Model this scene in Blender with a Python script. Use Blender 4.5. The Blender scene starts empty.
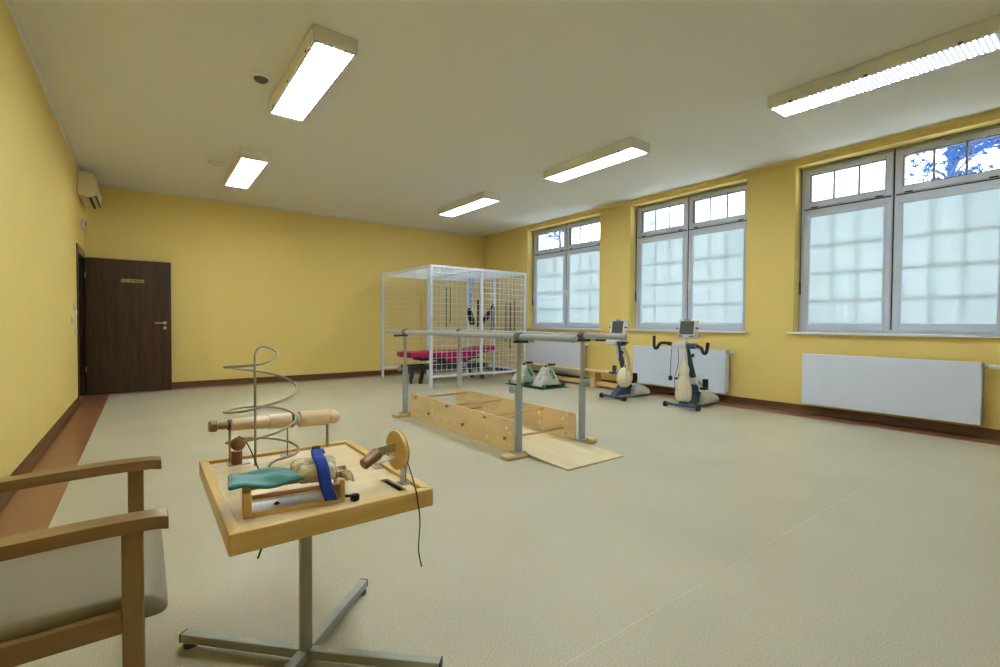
import bpy, bmesh, math, random
from mathutils import Vector, Matrix
random.seed(7)
sc = bpy.context.scene
COL = sc.collection
PI = math.pi

# ---------------------------------------------------------------- camera
YAW, PITCH, ROLL, FPX, EYE = 0.6441, -0.0215, 0.0059, 474.91, 1.11
_f = Vector((math.sin(YAW)*math.cos(PITCH), math.cos(YAW)*math.cos(PITCH), math.sin(PITCH)))
_r = Vector((math.cos(YAW), -math.sin(YAW), 0)); _u = _r.cross(_f)
_r2 = _r*math.cos(ROLL)+_u*math.sin(ROLL); _u2 = -_r*math.sin(ROLL)+_u*math.cos(ROLL)
cd = bpy.data.cameras.new('camera'); cam = bpy.data.objects.new('camera', cd); COL.objects.link(cam)
cd.sensor_width = 36; cd.lens = 36*FPX/1000; cd.clip_start = .02; cd.clip_end = 200
mw = Matrix.Identity(4)
for i in range(3):
    mw[i][0] = _r2[i]; mw[i][1] = _u2[i]; mw[i][2] = -_f[i]
mw[2][3] = EYE
cam.matrix_world = mw
sc.camera = cam

# ---------------------------------------------------------------- exposure, sky
sc.view_settings.view_transform = 'Standard'; sc.view_settings.look = 'None'
sc.view_settings.gamma = 1; sc.view_settings.use_curve_mapping = False
sc.view_settings.exposure = 0.87
sc.cycles.use_adaptive_sampling = False
LAMP = 112
SKY = 3.0
w = bpy.data.worlds.new('sky'); sc.world = w; w.use_nodes = True
nt = w.node_tree; bg = nt.nodes['Background']
tc = nt.nodes.new('ShaderNodeTexCoord'); mp = nt.nodes.new('ShaderNodeMapping'); mp.inputs['Scale'].default_value = (1, 1, 1.8); mp.inputs['Location'].default_value = (0, 2.1, 0)
nz = nt.nodes.new('ShaderNodeTexNoise'); nz.inputs['Scale'].default_value = 5; nz.inputs['Detail'].default_value = 6
cr = nt.nodes.new('ShaderNodeValToRGB')
cr.color_ramp.elements[0].position = .34; cr.color_ramp.elements[0].color = (.05, .17, .5, 1)
cr.color_ramp.elements[1].position = .46; cr.color_ramp.elements[1].color = (.9, .97, 1, 1)
nt.links.new(tc.outputs['Generated'], mp.inputs[0]); nt.links.new(mp.outputs[0], nz.inputs[0])
nt.links.new(nz.outputs[0], cr.inputs[0]); nt.links.new(cr.outputs[0], bg.inputs[0])
bg.inputs[1].default_value = SKY
w.cycles.sampling_method = 'MANUAL'; w.cycles.sample_map_resolution = 512

# ---------------------------------------------------------------- materials
def srgb(r, g, b):
    def c(v):
        v /= 255
        return v/12.92 if v <= .04045 else ((v+.055)/1.055)**2.4
    return (c(r), c(g), c(b), 1)
def mat(name, col, rough=.5, metal=0, spec=.5, bump=0, bscale=200, var=0, vscale=6, trans=0, alpha=1, sheen=0, coat=0):
    m = bpy.data.materials.new(name); m.use_nodes = True
    n = m.node_tree; p = n.nodes['Principled BSDF']
    p.inputs['Base Color'].default_value = col; p.inputs['Roughness'].default_value = rough
    p.inputs['Metallic'].default_value = metal; p.inputs['Specular IOR Level'].default_value = spec
    p.inputs['Transmission Weight'].default_value = trans; p.inputs['Alpha'].default_value = alpha
    p.inputs['Coat Weight'].default_value = coat
    if var or bump:
        t = n.nodes.new('ShaderNodeTexCoord')
    if var:
        z = n.nodes.new('ShaderNodeTexNoise'); z.inputs['Scale'].default_value = vscale; z.inputs['Detail'].default_value = 5
        x = n.nodes.new('ShaderNodeMix'); x.data_type = 'RGBA'
        x.inputs['A'].default_value = tuple(c*(1-var) for c in col[:3])+(1,)
        x.inputs['B'].default_value = tuple(min(1, c*(1+var)) for c in col[:3])+(1,)
        n.links.new(t.outputs['Object'], z.inputs[0]); n.links.new(z.outputs[0], x.inputs['Factor'])
        n.links.new(x.outputs['Result'], p.inputs['Base Color'])
    if bump:
        z = n.nodes.new('ShaderNodeTexNoise'); z.inputs['Scale'].default_value = bscale; z.inputs['Detail'].default_value = 3
        b = n.nodes.new('ShaderNodeBump'); b.inputs['Strength'].default_value = bump; b.inputs['Distance'].default_value = .002
        n.links.new(t.outputs['Object'], z.inputs[0]); n.links.new(z.outputs[0], b.inputs['Height'])
        n.links.new(b.outputs[0], p.inputs['Normal'])
    return m
def wood(name, c1, c2, axis='X', scale=14, rough=.4, stretch=14, coat=0):
    m = bpy.data.materials.new(name); m.use_nodes = True
    n = m.node_tree; p = n.nodes['Principled BSDF']; p.inputs['Roughness'].default_value = rough; p.inputs['Coat Weight'].default_value = coat
    t = n.nodes.new('ShaderNodeTexCoord'); mp = n.nodes.new('ShaderNodeMapping')
    s = [1, 1, 1]; s['XYZ'.index(axis)] = 1/stretch; mp.inputs['Scale'].default_value = [scale*v for v in s]
    z = n.nodes.new('ShaderNodeTexNoise'); z.inputs['Scale'].default_value = 1; z.inputs['Detail'].default_value = 6; z.inputs['Distortion'].default_value = .6
    r = n.nodes.new('ShaderNodeValToRGB'); r.color_ramp.elements[0].position = .3; r.color_ramp.elements[1].position = .72
    r.color_ramp.elements[0].color = c1; r.color_ramp.elements[1].color = c2
    n.links.new(t.outputs['Object'], mp.inputs[0]); n.links.new(mp.outputs[0], z.inputs[0]); n.links.new(z.outputs[0], r.inputs[0])
    n.links.new(r.outputs[0], p.inputs['Base Color'])
    return m
M = {}
M['wall'] = mat('yellow_wall_paint', srgb(235, 208, 126), .75, spec=.25, bump=.15, bscale=120, var=.02, vscale=1.5)
M['ceil'] = mat('white_ceiling_paint', srgb(236, 234, 226), .9, spec=.1, bump=.1, bscale=60)
M['cove'] = mat('white_cornice', srgb(220, 220, 212), .7)
M['white'] = mat('white_lacquer', srgb(232, 234, 238), .35)
M['pvc'] = mat('white_window_plastic', srgb(206, 213, 232), .3)
M['rad'] = mat('radiator_enamel', srgb(222, 230, 250), .3)
M['gasket'] = mat('dark_gasket', srgb(30, 32, 40), .6)
M['brownlino'] = mat('brown_linoleum', srgb(146, 98, 70), .35, var=.08, vscale=30)
M['skirt'] = mat('brown_skirting', srgb(98, 58, 30), .35, var=.06, vscale=10)
M['extwall'] = mat('white_outer_render', srgb(215, 222, 232), .8)
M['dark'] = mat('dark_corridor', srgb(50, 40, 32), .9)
M['doorwood'] = wood('dark_walnut_laminate', srgb(46, 28, 17), srgb(78, 50, 31), 'Z', 22, .32, 12)
M['pine'] = wood('varnished_pine', srgb(224, 184, 106), srgb(244, 212, 144), 'X', 26, .35, 12)
M['piney'] = wood('varnished_pine_along_depth', srgb(224, 184, 106), srgb(244, 212, 144), 'Y', 26, .35, 12)
M['top'] = wood('pale_table_board', srgb(228, 200, 150), srgb(242, 222, 182), 'X', 18, .45, 8)
M['ply'] = wood('birch_plywood', srgb(224, 194, 138), srgb(238, 212, 160), 'Y', 9, .35, 8)
M['ramp'] = wood('ramp_plywood', srgb(230, 208, 164), srgb(242, 224, 184), 'Y', 9, .35, 8)
M['beech'] = wood('beech', srgb(140, 106, 68), srgb(162, 126, 84), 'X', 22, .3, 12, .3)  # tone darkened with the armchair seat to imitate the dim left corner
M['beechz'] = wood('beech_upright', srgb(138, 108, 68), srgb(160, 128, 84), 'Z', 22, .3, 12, .3)  # armchair uprights, same corner dimness put into the colour
M['dowel'] = wood('brown_dowel', srgb(140, 96, 60), srgb(166, 118, 78), 'X', 30, .35, 10)
M['turned'] = wood('turned_maple', srgb(224, 194, 154), srgb(238, 212, 178), 'X', 30, .3, 10, .3)
M['benchwood'] = wood('bench_pine', srgb(220, 186, 120), srgb(236, 206, 146), 'Y', 16, .4, 10)
M['brownball'] = mat('brown_stained_wood', srgb(126, 74, 38), .4, var=.1, vscale=40)
M['rung'] = mat('rung_wood', srgb(212, 166, 114), .4)
M['steel'] = mat('brushed_steel', srgb(190, 192, 192), .3, .9)
M['wire'] = mat('bent_steel_wire', srgb(168, 162, 148), .35, .8)
M['greypaint'] = mat('grey_powder_coat', srgb(168, 170, 160), .4, var=.02)
M['barpaint'] = mat('bar_grey_enamel', srgb(166, 171, 172), .32)
M['postgrey'] = mat('post_grey', srgb(160, 164, 166), .4)
M['postlow'] = mat('post_lower_sleeve', srgb(160, 166, 170), .45)
M['chrome'] = mat('inner_tube_champagne', srgb(176, 170, 156), .35, .5)
M['rubber'] = mat('black_rubber', srgb(26, 26, 28), .6)
M['greyfoot'] = mat('grey_rubber_foot', srgb(96, 96, 98), .6)
M['cage'] = mat('cage_white_enamel', srgb(220, 229, 246), .4)
M['magenta'] = mat('magenta_vinyl', srgb(168, 14, 76), .42, spec=.3, var=.03)
M['blackmetal'] = mat('black_steel', srgb(38, 40, 46), .4)
M['black'] = mat('black_foam', srgb(18, 18, 20), .65)
M['blackspring'] = mat('dark_spring', srgb(52, 54, 62), .5, .5)
M['greyspring'] = mat('grey_spring', srgb(112, 116, 128), .4, .5)
M['bluestrap'] = mat('light_blue_webbing', srgb(120, 160, 205), .7)
M['blueband'] = mat('royal_blue_strap', srgb(16, 60, 168), .75, bump=.3, bscale=500)
M['teal'] = mat('teal_vinyl', srgb(52, 132, 132), .38, bump=.35, bscale=22, var=.06, vscale=12)
M['plastic'] = mat('crinkled_clear_film_over_beige', srgb(216, 202, 168), .12, spec=.9, bump=1, bscale=60, var=.22, vscale=45, coat=.8)
M['seat'] = mat('beige_leatherette', srgb(150, 142, 122), .5, bump=.12, bscale=300)  # armchair seat, colour darkened to imitate the dim left corner
M['bikeblue'] = mat('slate_blue_enamel', srgb(58, 78, 104), .35)
M['bikewhite'] = mat('bike_white_shell', srgb(214, 214, 210), .35)
M['screen'] = mat('grey_screen', srgb(72, 76, 82), .2)
M['red'] = mat('red_button', srgb(200, 30, 48), .4)
M['green'] = mat('green_plastic', srgb(24, 150, 74), .35)
M['greenbtn'] = mat('green_button', srgb(20, 140, 110), .4)
M['cream'] = mat('cream_cloth', srgb(228, 218, 192), .85, bump=.3, bscale=60, var=.06)
M['mat'] = mat('black_rubber_mat', srgb(34, 38, 42), .8)
M['cord'] = mat('green_cord', srgb(18, 74, 56), .7)
M['brass'] = mat('brass_plate', srgb(178, 158, 92), .35, .5)
M['ac'] = mat('ac_cream_shell', srgb(222, 210, 176), .4)
M['lamphouse'] = mat('lamp_housing_enamel', srgb(240, 238, 226), .5)
M['yellow'] = mat('yellow_tag', srgb(214, 178, 30), .5)
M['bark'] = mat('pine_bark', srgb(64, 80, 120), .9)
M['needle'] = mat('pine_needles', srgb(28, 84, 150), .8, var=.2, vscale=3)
M['mirror'] = mat('mirror_board', srgb(188, 178, 168), .28, .2, var=.12, vscale=20)

def floor_mat():
    m = bpy.data.materials.new('speckled_beige_linoleum'); m.use_nodes = True
    n = m.node_tree; p = n.nodes['Principled BSDF']; L = n.links
    t = n.nodes.new('ShaderNodeTexCoord')
    a = n.nodes.new('ShaderNodeTexNoise'); a.inputs['Scale'].default_value = 170; a.inputs['Detail'].default_value = 4
    b = n.nodes.new('ShaderNodeTexNoise'); b.inputs['Scale'].default_value = 1.2; b.inputs['Detail'].default_value = 3
    r = n.nodes.new('ShaderNodeValToRGB'); r.color_ramp.elements[0].position = .35; r.color_ramp.elements[1].position = .62
    r.color_ramp.elements[0].color = srgb(190, 180, 154); r.color_ramp.elements[1].color = srgb(214, 206, 182)
    x = n.nodes.new('ShaderNodeMix'); x.data_type = 'RGBA'; x.blend_type = 'MULTIPLY'; x.inputs['Factor'].default_value = .25
    for q in (a, b): L.new(t.outputs['Object'], q.inputs[0])
    L.new(a.outputs[0], r.inputs[0]); L.new(r.outputs[0], x.inputs['A']); L.new(b.outputs[0], x.inputs['B'])
    L.new(x.outputs['Result'], p.inputs['Base Color'])
    p.inputs['Roughness'].default_value = .42; p.inputs['Specular IOR Level'].default_value = .35
    bp = n.nodes.new('ShaderNodeBump'); bp.inputs['Strength'].default_value = .04; bp.inputs['Distance'].default_value = .001
    L.new(a.outputs[0], bp.inputs['Height']); L.new(bp.outputs[0], p.inputs['Normal'])
    return m
M['floor'] = floor_mat()
def blind_mat():
    m = bpy.data.materials.new('translucent_roller_blind'); m.use_nodes = True
    n = m.node_tree; n.nodes.remove(n.nodes['Principled BSDF']); o = n.nodes['Material Output']
    d = n.nodes.new('ShaderNodeBsdfDiffuse'); d.inputs[0].default_value = (.75, .79, .8, 1)
    t = n.nodes.new('ShaderNodeBsdfTranslucent'); t.inputs[0].default_value = (.68, .74, .74, 1)
    x = n.nodes.new('ShaderNodeMixShader'); x.inputs[0].default_value = .5
    n.links.new(d.outputs[0], x.inputs[1]); n.links.new(t.outputs[0], x.inputs[2]); n.links.new(x.outputs[0], o.inputs[0])
    return m
M['blind'] = blind_mat()
def glass_mat():
    m = bpy.data.materials.new('window_glass'); m.use_nodes = True
    n = m.node_tree; n.nodes.remove(n.nodes['Principled BSDF']); o = n.nodes['Material Output']
    d = n.nodes.new('ShaderNodeBsdfTransparent'); d.inputs[0].default_value = (.93, .96, .97, 1)
    g = n.nodes.new('ShaderNodeBsdfGlossy'); g.inputs['Roughness'].default_value = .02
    x = n.nodes.new('ShaderNodeMixShader')
    x.inputs[0].default_value = .05; n.links.new(d.outputs[0], x.inputs[1]); n.links.new(g.outputs[0], x.inputs[2]); n.links.new(x.outputs[0], o.inputs[0])
    return m
M['glass'] = glass_mat()
def lamp_mat():
    m = bpy.data.materials.new('prismatic_lamp_cover'); m.use_nodes = True
    n = m.node_tree; n.nodes.remove(n.nodes['Principled BSDF']); o = n.nodes['Material Output']; L = n.links
    t = n.nodes.new('ShaderNodeTexCoord')
    e = n.nodes.new('ShaderNodeEmission'); e.inputs[0].default_value = (.85, .965, 1, 1)
    b = n.nodes.new('ShaderNodeTexBrick'); b.inputs['Scale'].default_value = 10; b.inputs['Mortar Size'].default_value = .12; b.inputs['Mortar Smooth'].default_value = .3
    b.inputs['Color1'].default_value = (1, 1, 1, 1); b.inputs['Color2'].default_value = (.35, .35, .35, 1); b.inputs['Mortar'].default_value = (.004, .0045, .005, 1)
    b.inputs['Row Height'].default_value = .3
    mu = n.nodes.new('ShaderNodeMath'); mu.operation = 'MULTIPLY'; mu.inputs[1].default_value = LAMP
    L.new(t.outputs['Object'], b.inputs[0]); L.new(b.outputs['Color'], mu.inputs[0]); L.new(mu.outputs[0], e.inputs[1]); L.new(e.outputs[0], o.inputs[0])
    return m
M['lamp'] = lamp_mat()

# ---------------------------------------------------------------- mesh builder
class MB:
    def __init__(s): s.v = []; s.f = []; s.sm = []
    def add(s, vs, fs, smooth=False):
        o = len(s.v); s.v += [tuple(v) for v in vs]
        s.f += [tuple(i+o for i in f) for f in fs]; s.sm += [smooth]*len(fs)
        return s
    def box(s, x0, x1, y0, y1, z0, z1, R=None):
        vs = [Vector((x, y, z)) for z in (z0, z1) for y in (y0, y1) for x in (x0, x1)]
        if R is not None: vs = [R @ v for v in vs]
        return s.add(vs, [(0, 2, 3, 1), (4, 5, 7, 6), (0, 1, 5, 4), (2, 6, 7, 3), (0, 4, 6, 2), (1, 3, 7, 5)])
    def beam(s, a, b, w, h, up=(0, 0, 1)):
        a, b = Vector(a), Vector(b); d = (b-a); L = d.length; d.normalize()
        u = Vector(up); x = d.cross(u)
        if x.length < 1e-4: x = d.cross(Vector((1, 0, 0)))
        x.normalize(); z = x.cross(d)
        vs = [p+x*(sx*w/2)+z*(sz*h/2) for p in (a, b) for sz in (-1, 1) for sx in (-1, 1)]
        return s.add(vs, [(0, 1, 3, 2), (4, 6, 7, 5), (0, 4, 5, 1), (2, 3, 7, 6), (0, 2, 6, 4), (1, 5, 7, 3)])
    def tube(s, pts, r, n=10, caps=True, flat=1.0):
        pts = [Vector(p) for p in pts]; rs = r if isinstance(r, (list, tuple)) else [r]*len(pts)
        vs = []; N = len(pts); prev = None
        for i, p in enumerate(pts):
            t = (pts[min(i+1, N-1)]-pts[max(i-1, 0)]).normalized()
            if prev is None:
                a = Vector((0, 0, 1)) if abs(t.z) < .9 else Vector((1, 0, 0)); x = t.cross(a).normalized()
            else:
                x = (prev-t*prev.dot(t)).normalized()
            prev = x; y = t.cross(x)
            for k in range(n):
                A = 2*PI*k/n; vs.append(p+x*(math.cos(A)*rs[i])+y*(math.sin(A)*rs[i]*flat))
        fs = [(i*n+k, i*n+(k+1) % n, (i+1)*n+(k+1) % n, (i+1)*n+k) for i in range(N-1) for k in range(n)]
        s.add(vs, fs, True)
        if caps:
            o = len(s.v)-len(vs)
            s.f.append(tuple(o+k for k in reversed(range(n)))); s.sm.append(False)
            s.f.append(tuple(o+(N-1)*n+k for k in range(n))); s.sm.append(False)
        return s
    def cyl(s, a, b, r, r2=None, n=20): return s.tube([a, b], [r, r if r2 is None else r2], n)
    def lathe(s, prof, org, axis, n=24):
        a = Vector(axis).normalized(); o = Vector(org)
        # duplicate rings at sharp steps keep crisp shading
        pts = [o+a*t for t, _ in prof]; x = a.cross(Vector((0, 0, 1)) if abs(a.z) < .9 else Vector((1, 0, 0))).normalized(); y = a.cross(x)
        vs = [p+x*(math.cos(2*PI*k/n)*max(r, 1e-4))+y*(math.sin(2*PI*k/n)*max(r, 1e-4)) for p, (t, r) in zip(pts, prof) for k in range(n)]
        fs = [(i*n+k, i*n+(k+1) % n, (i+1)*n+(k+1) % n, (i+1)*n+k) for i in range(len(prof)-1) for k in range(n)]
        s.add(vs, fs, True); q = len(s.v)-len(vs)
        s.f.append(tuple(q+k for k in reversed(range(n)))); s.sm.append(False)
        s.f.append(tuple(q+(len(prof)-1)*n+k for k in range(n))); s.sm.append(False)
        return s
    def ball(s, c, r, n=20, m=12, sc=(1, 1, 1)):
        c = Vector(c); vs = []; fs = []
        for i in range(m+1):
            th = PI*i/m
            for k in range(n):
                ph = 2*PI*k/n
                vs.append(c+Vector((r*sc[0]*math.sin(th)*math.cos(ph), r*sc[1]*math.sin(th)*math.sin(ph), r*sc[2]*math.cos(th))))
        for i in range(m):
            for k in range(n):
                fs.append((i*n+k, (i+1)*n+k, (i+1)*n+(k+1) % n, i*n+(k+1) % n))
        return s.add(vs, fs, True)
    def prism(s, poly, axis, a, b):
        """poly of 2D points extruded along axis (0,1,2) from a to b"""
        n = len(poly); vs = []
        for t in (a, b):
            for p, q in poly:
                vs.append({0: (t, p, q), 1: (p, t, q), 2: (p, q, t)}[axis])
        fs = [tuple(range(n)), tuple(range(2*n-1, n-1, -1))]+[(i, i+n, (i+1) % n+n, (i+1) % n) for i in range(n)]
        return s.add(vs, fs)
    def grid(s, fn, nu, nv, smooth=True):
        vs = [fn(i/nu, j/nv) for i in range(nu+1) for j in range(nv+1)]
        fs = [(i*(nv+1)+j, (i+1)*(nv+1)+j, (i+1)*(nv+1)+j+1, i*(nv+1)+j+1) for i in range(nu) for j in range(nv)]
        return s.add(vs, fs, smooth)
    def obj(s, name, material, parent=None, org=(0, 0, 0), bevel=0, subsurf=0, solid=0):
        me = bpy.data.meshes.new(name); o = Vector(org)
        me.from_pydata([tuple(Vector(v)-o) for v in s.v], [], s.f)
        for p, q in zip(me.polygons, s.sm): p.use_smooth = q
        b = bmesh.new(); b.from_mesh(me); bmesh.ops.recalc_face_normals(b, faces=b.faces); b.to_mesh(me); b.free()
        me.set_sharp_from_angle(angle=math.radians(38))
        for mm in (material if isinstance(material, (list, tuple)) else [material]): me.materials.append(M[mm] if isinstance(mm, str) else mm)
        ob = bpy.data.objects.new(name, me); COL.objects.link(ob)
        if parent is not None: ob.parent = parent
        else: ob.location = o
        if solid:
            q = ob.modifiers.new('solid', 'SOLIDIFY'); q.thickness = solid; q.offset = 0
        if bevel:
            q = ob.modifiers.new('bevel', 'BEVEL'); q.width = bevel; q.segments = 2; q.limit_method = 'ANGLE'; q.angle_limit = math.radians(40)
        if subsurf:
            q = ob.modifiers.new('sub', 'SUBSURF'); q.levels = subsurf; q.render_levels = subsurf
        return ob
def tag(o, label, cat, group=None):
    o['label'] = label; o['category'] = cat
    if group: o['group'] = group
    return o
class Thing:
    """Empty at the thing's base; part() takes world coordinates unless local"""
    def __init__(s, name, label, cat, loc=(0, 0, 0), group=None, local=False, structure=False):
        s.e = bpy.data.objects.new(name, None); COL.objects.link(s.e); s.e.location = loc; s.e.empty_display_size = .1
        s.org = (0, 0, 0) if local else loc
        if structure: s.e['kind'] = 'structure'
        if label: tag(s.e, label, cat, group)
    def part(s, name, mb, material, parent=None, **k):
        return mb.obj(name, material, parent or s.e, org=s.org, **k)
def dup(root, loc, label, rz=None):
    r = root.copy(); COL.objects.link(r); r.location = loc
    if rz is not None: r.rotation_euler.z = rz
    if label: r['label'] = label
    for ch in list(root.children):
        c = ch.copy(); COL.objects.link(c); c.parent = r
        for g in list(ch.children):
            d = g.copy(); COL.objects.link(d); d.parent = c
    return r
def struct(name, mb, material, **k):
    o = mb.obj(name, material, None, **k); o['kind'] = 'structure'; return o
def shrink(T, s, c0, c1):
    """bring a finished thing to its true size: every part scaled by s, base moved from c0 to c1"""
    for o in [T.e]+list(T.e.children_recursive):
        if o.type == 'MESH': o.data.transform(Matrix.Scale(s, 4))
    T.e.location = Vector(c1)+(Vector(T.e.location)-Vector(c0))*s
def smooth_path(pts, n=8):
    """Catmull-Rom"""
    P = [Vector(p) for p in pts]; P = [2*P[0]-P[1]]+P+[2*P[-1]-P[-2]]; out = []
    for i in range(1, len(P)-2):
        for k in range(n):
            t = k/n; a, b, c, d = P[i-1], P[i], P[i+1], P[i+2]
            out.append(.5*((2*b)+(c-a)*t+(2*a-5*b+4*c-d)*t*t+(3*b-a-3*c+d)*t**3))
    out.append(P[-2]); return out
def holed_plate(outline, holes, depth, xf):
    """flat plate with real holes: outline and circles in 2D, thickness depth, placed by xf(u, v, w)"""
    cu = bpy.data.curves.new('plate', 'CURVE'); cu.dimensions = '2D'; cu.fill_mode = 'BOTH'; cu.extrude = depth/2
    def spl(pts):
        sp = cu.splines.new('POLY'); sp.points.add(len(pts)-1)
        for p, q in zip(sp.points, pts): p.co = (q[0], q[1], 0, 1)
        sp.use_cyclic_u = True
    spl(outline)
    for h in holes:
        if len(h) == 3: spl([(h[0]+h[2]*math.cos(2*PI*k/14), h[1]+h[2]*math.sin(2*PI*k/14)) for k in range(14)])
        else: spl(h)
    ob = bpy.data.objects.new('tmp', cu); COL.objects.link(ob)
    bpy.context.view_layer.update()
    me = bpy.data.meshes.new_from_object(ob.evaluated_get(bpy.context.evaluated_depsgraph_get()))
    m = MB(); m.add([xf(*v.co) for v in me.vertices], [tuple(p.vertices) for p in me.polygons])
    bpy.data.objects.remove(ob); bpy.data.curves.remove(cu); bpy.data.meshes.remove(me)
    return m

# ---------------------------------------------------------------- room
XL, XR, YB, YF, H = -.6985, 6.6313, 9.4984, -3.4, 3.2067
WIN = [(5.83, 7.86), (3.21, 5.16), (.70, 2.605)]        # window openings along the right wall
ZS, ZT = 1.0, 3.115                                     # opening bottom and top
struct('floor', MB().box(XL-.3, XR+.52, YF-.2, YB+.3, -.15, 0), 'floor')
struct('ceiling', MB().box(XL-.3, XR+.5, YF-.2, YB+.3, H, H+.15), 'ceil')
struct('wall_back', MB().box(XL-.2, XR+.5, YB, YB+.2, 0, H), 'wall')
struct('wall_front', MB().box(XL-.2, XR+.5, YF-.2, YF, 0, H), 'wall')
DY0, DY1, DZ = 8.43, 9.36, 2.065
struct('wall_left', MB().box(XL-.2, XL, YF, DY0, 0, H).box(XL-.2, XL, DY1, YB, 0, H).box(XL-.2, XL, DY0, DY1, DZ, H), 'wall')
def wall_with_windows(x0, x1):
    m = MB(); ys = [YF]+[y for ab in sorted(WIN) for y in ab]+[YB]
    for i in range(0, len(ys), 2): m.box(x0, x1, ys[i], ys[i+1], 0, H)
    for a, b in WIN: m.box(x0, x1, a, b, 0, ZS).box(x0, x1, a, b, ZT, H)
    return m
struct('wall_right', wall_with_windows(XR, XR+.24), 'wall')
struct('wall_outside', wall_with_windows(XR+.24, XR+.52), 'extwall')
# corridor behind the open door
struct('wall_corridor', MB().box(XL-1.4, XL-1.3, DY0-1, DY1+.5, 0, 2.6).box(XL-1.3, XL-.2, DY0-1, DY0-.9, 0, 2.6).box(XL-1.3, XL-.2, DY1+.4, DY1+.5, 0, 2.6).box(XL-1.4, XL-.2, DY0-1, DY1+.5, 2.6, 2.7), 'dark')
struct('floor_corridor', MB().box(XL-1.4, XL-.2, DY0-1, DY1+.5, -.1, 0), 'brownlino')
# brown border strips of the floor covering (thin lino inlays) and coved skirting
struct('trim_1', MB().box(XL, -.4165, YF, YB, 0, .002), 'brownlino')
struct('trim_2', MB().box(-.4165, XR, YB-.22, YB, 0, .002), 'brownlino')
struct('trim_3', MB().box(XR-.27, XR, YF, YB-.22, 0, .002), 'brownlino')
def skirting(a, b, nrm):
    prof = [(0, 0), (.035, 0), (.02, .004), (.011, .012), (.006, .03), (.006, .1), (0, .103)]
    a, b, nrm = Vector(a), Vector(b), Vector(nrm); m = MB(); n = len(prof)
    vs = [p+nrm*d+Vector((0, 0, z)) for p in (a, b) for d, z in prof]
    return m.add(vs, [tuple(range(n)), tuple(range(2*n-1, n-1, -1))]+[(i, (i+1) % n, (i+1) % n+n, i+n) for i in range(n)])
m = skirting((XL, YF, .002), (XL, DY0-.07, .002), (1, 0, 0)); struct('baseboard_left', m, 'skirt')
struct('baseboard_back', skirting((XL, YB, .002), (XR, YB, .002), (0, -1, 0)), 'skirt')
struct('baseboard_right', skirting((XR, YF, .002), (XR, YB, .002), (-1, 0, 0)), 'skirt')
# cornice: little quarter cove
def cove(a, b, nrm, s=.028):
    prof = [(0, 0), (0, -s)]+[(s-s*math.cos(t)*1.0, -s+s*math.sin(t)) for t in [PI/2*k/5 for k in range(1, 6)]]
    a, b, nrm = Vector(a), Vector(b), Vector(nrm); n = len(prof); m = MB()
    vs = [p+nrm*d+Vector((0, 0, H+z)) for p in (a, b) for d, z in prof]
    return m.add(vs, [tuple(range(n)), tuple(range(2*n-1, n-1, -1))]+[(i, (i+1) % n, (i+1) % n+n, i+n) for i in range(n)])
struct('trim_4', cove((XL, YF, 0), (XL, YB, 0), (1, 0, 0)), 'cove')
struct('trim_5', cove((XL, YB, 0), (XR, YB, 0), (0, -1, 0)), 'cove')
struct('trim_6', cove((XR, YF, 0), (XR, YB, 0), (-1, 0, 0), .035), 'wall')
# weld seams in the linoleum
struct('trim_7', MB().box(-.41, XR-.27, 1.085, 1.089, 0, .0006), mat('weld_seam', srgb(208, 200, 176), .4))

# door 1: open leaf, frame
T = Thing('door_1', None, None, (XL, DY1, 0), structure=True)
fr = MB().box(XL-.2, XL+.012, DY0-.07, DY0+.03, 0, DZ).box(XL-.2, XL+.012, DY1-.03, DY1+.07, 0, DZ).box(XL-.2, XL+.012, DY0-.07, DY1+.07, DZ-.03, DZ+.07)
fo = T.part('door_frame', fr, 'doorwood', bevel=.003)
leaf = T.part('door_leaf', MB().box(XL+.018, .36, 9.28, 9.32, .012, 2.05), 'doorwood', bevel=.003)
hd = MB().cyl((.275, 9.28, 1.085), (.275, 9.272, 1.085), .026).cyl((.275, 9.272, 1.085), (.275, 9.23, 1.085), .009)
hd.tube([(.275, 9.232, 1.085), (.25, 9.226, 1.085), (.14, 9.226, 1.083)], .009).cyl((.275, 9.28, 1.005), (.275, 9.271, 1.005), .024)
T.part('door_handle', hd, 'steel', leaf)
T.part('name_plate', MB().box(-.268, .015, 9.272, 9.28, 1.705, 1.755), 'brass', leaf, bevel=.001)
em = MB()
for k in range(3): em.ball((-.245+k*.022, 9.271, 1.733), .008, 10, 6, (1, .3, 1))
for x, wd in ((-.16, .03), (-.12, .045), (-.065, .03), (-.03, .02)): em.box(x, x+wd, 9.2705, 9.272, 1.722, 1.738)
T.part('plate_mark', em, 'blackspring', leaf)
T.part('hinge', MB().cyl((XL+.017, 9.272, 1.75), (XL+.017, 9.272, 1.83), .008), 'steel', fo)
T.part('hinge', MB().cyl((XL+.017, 9.272, .35), (XL+.017, 9.272, .43), .008), 'steel', fo)

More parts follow.
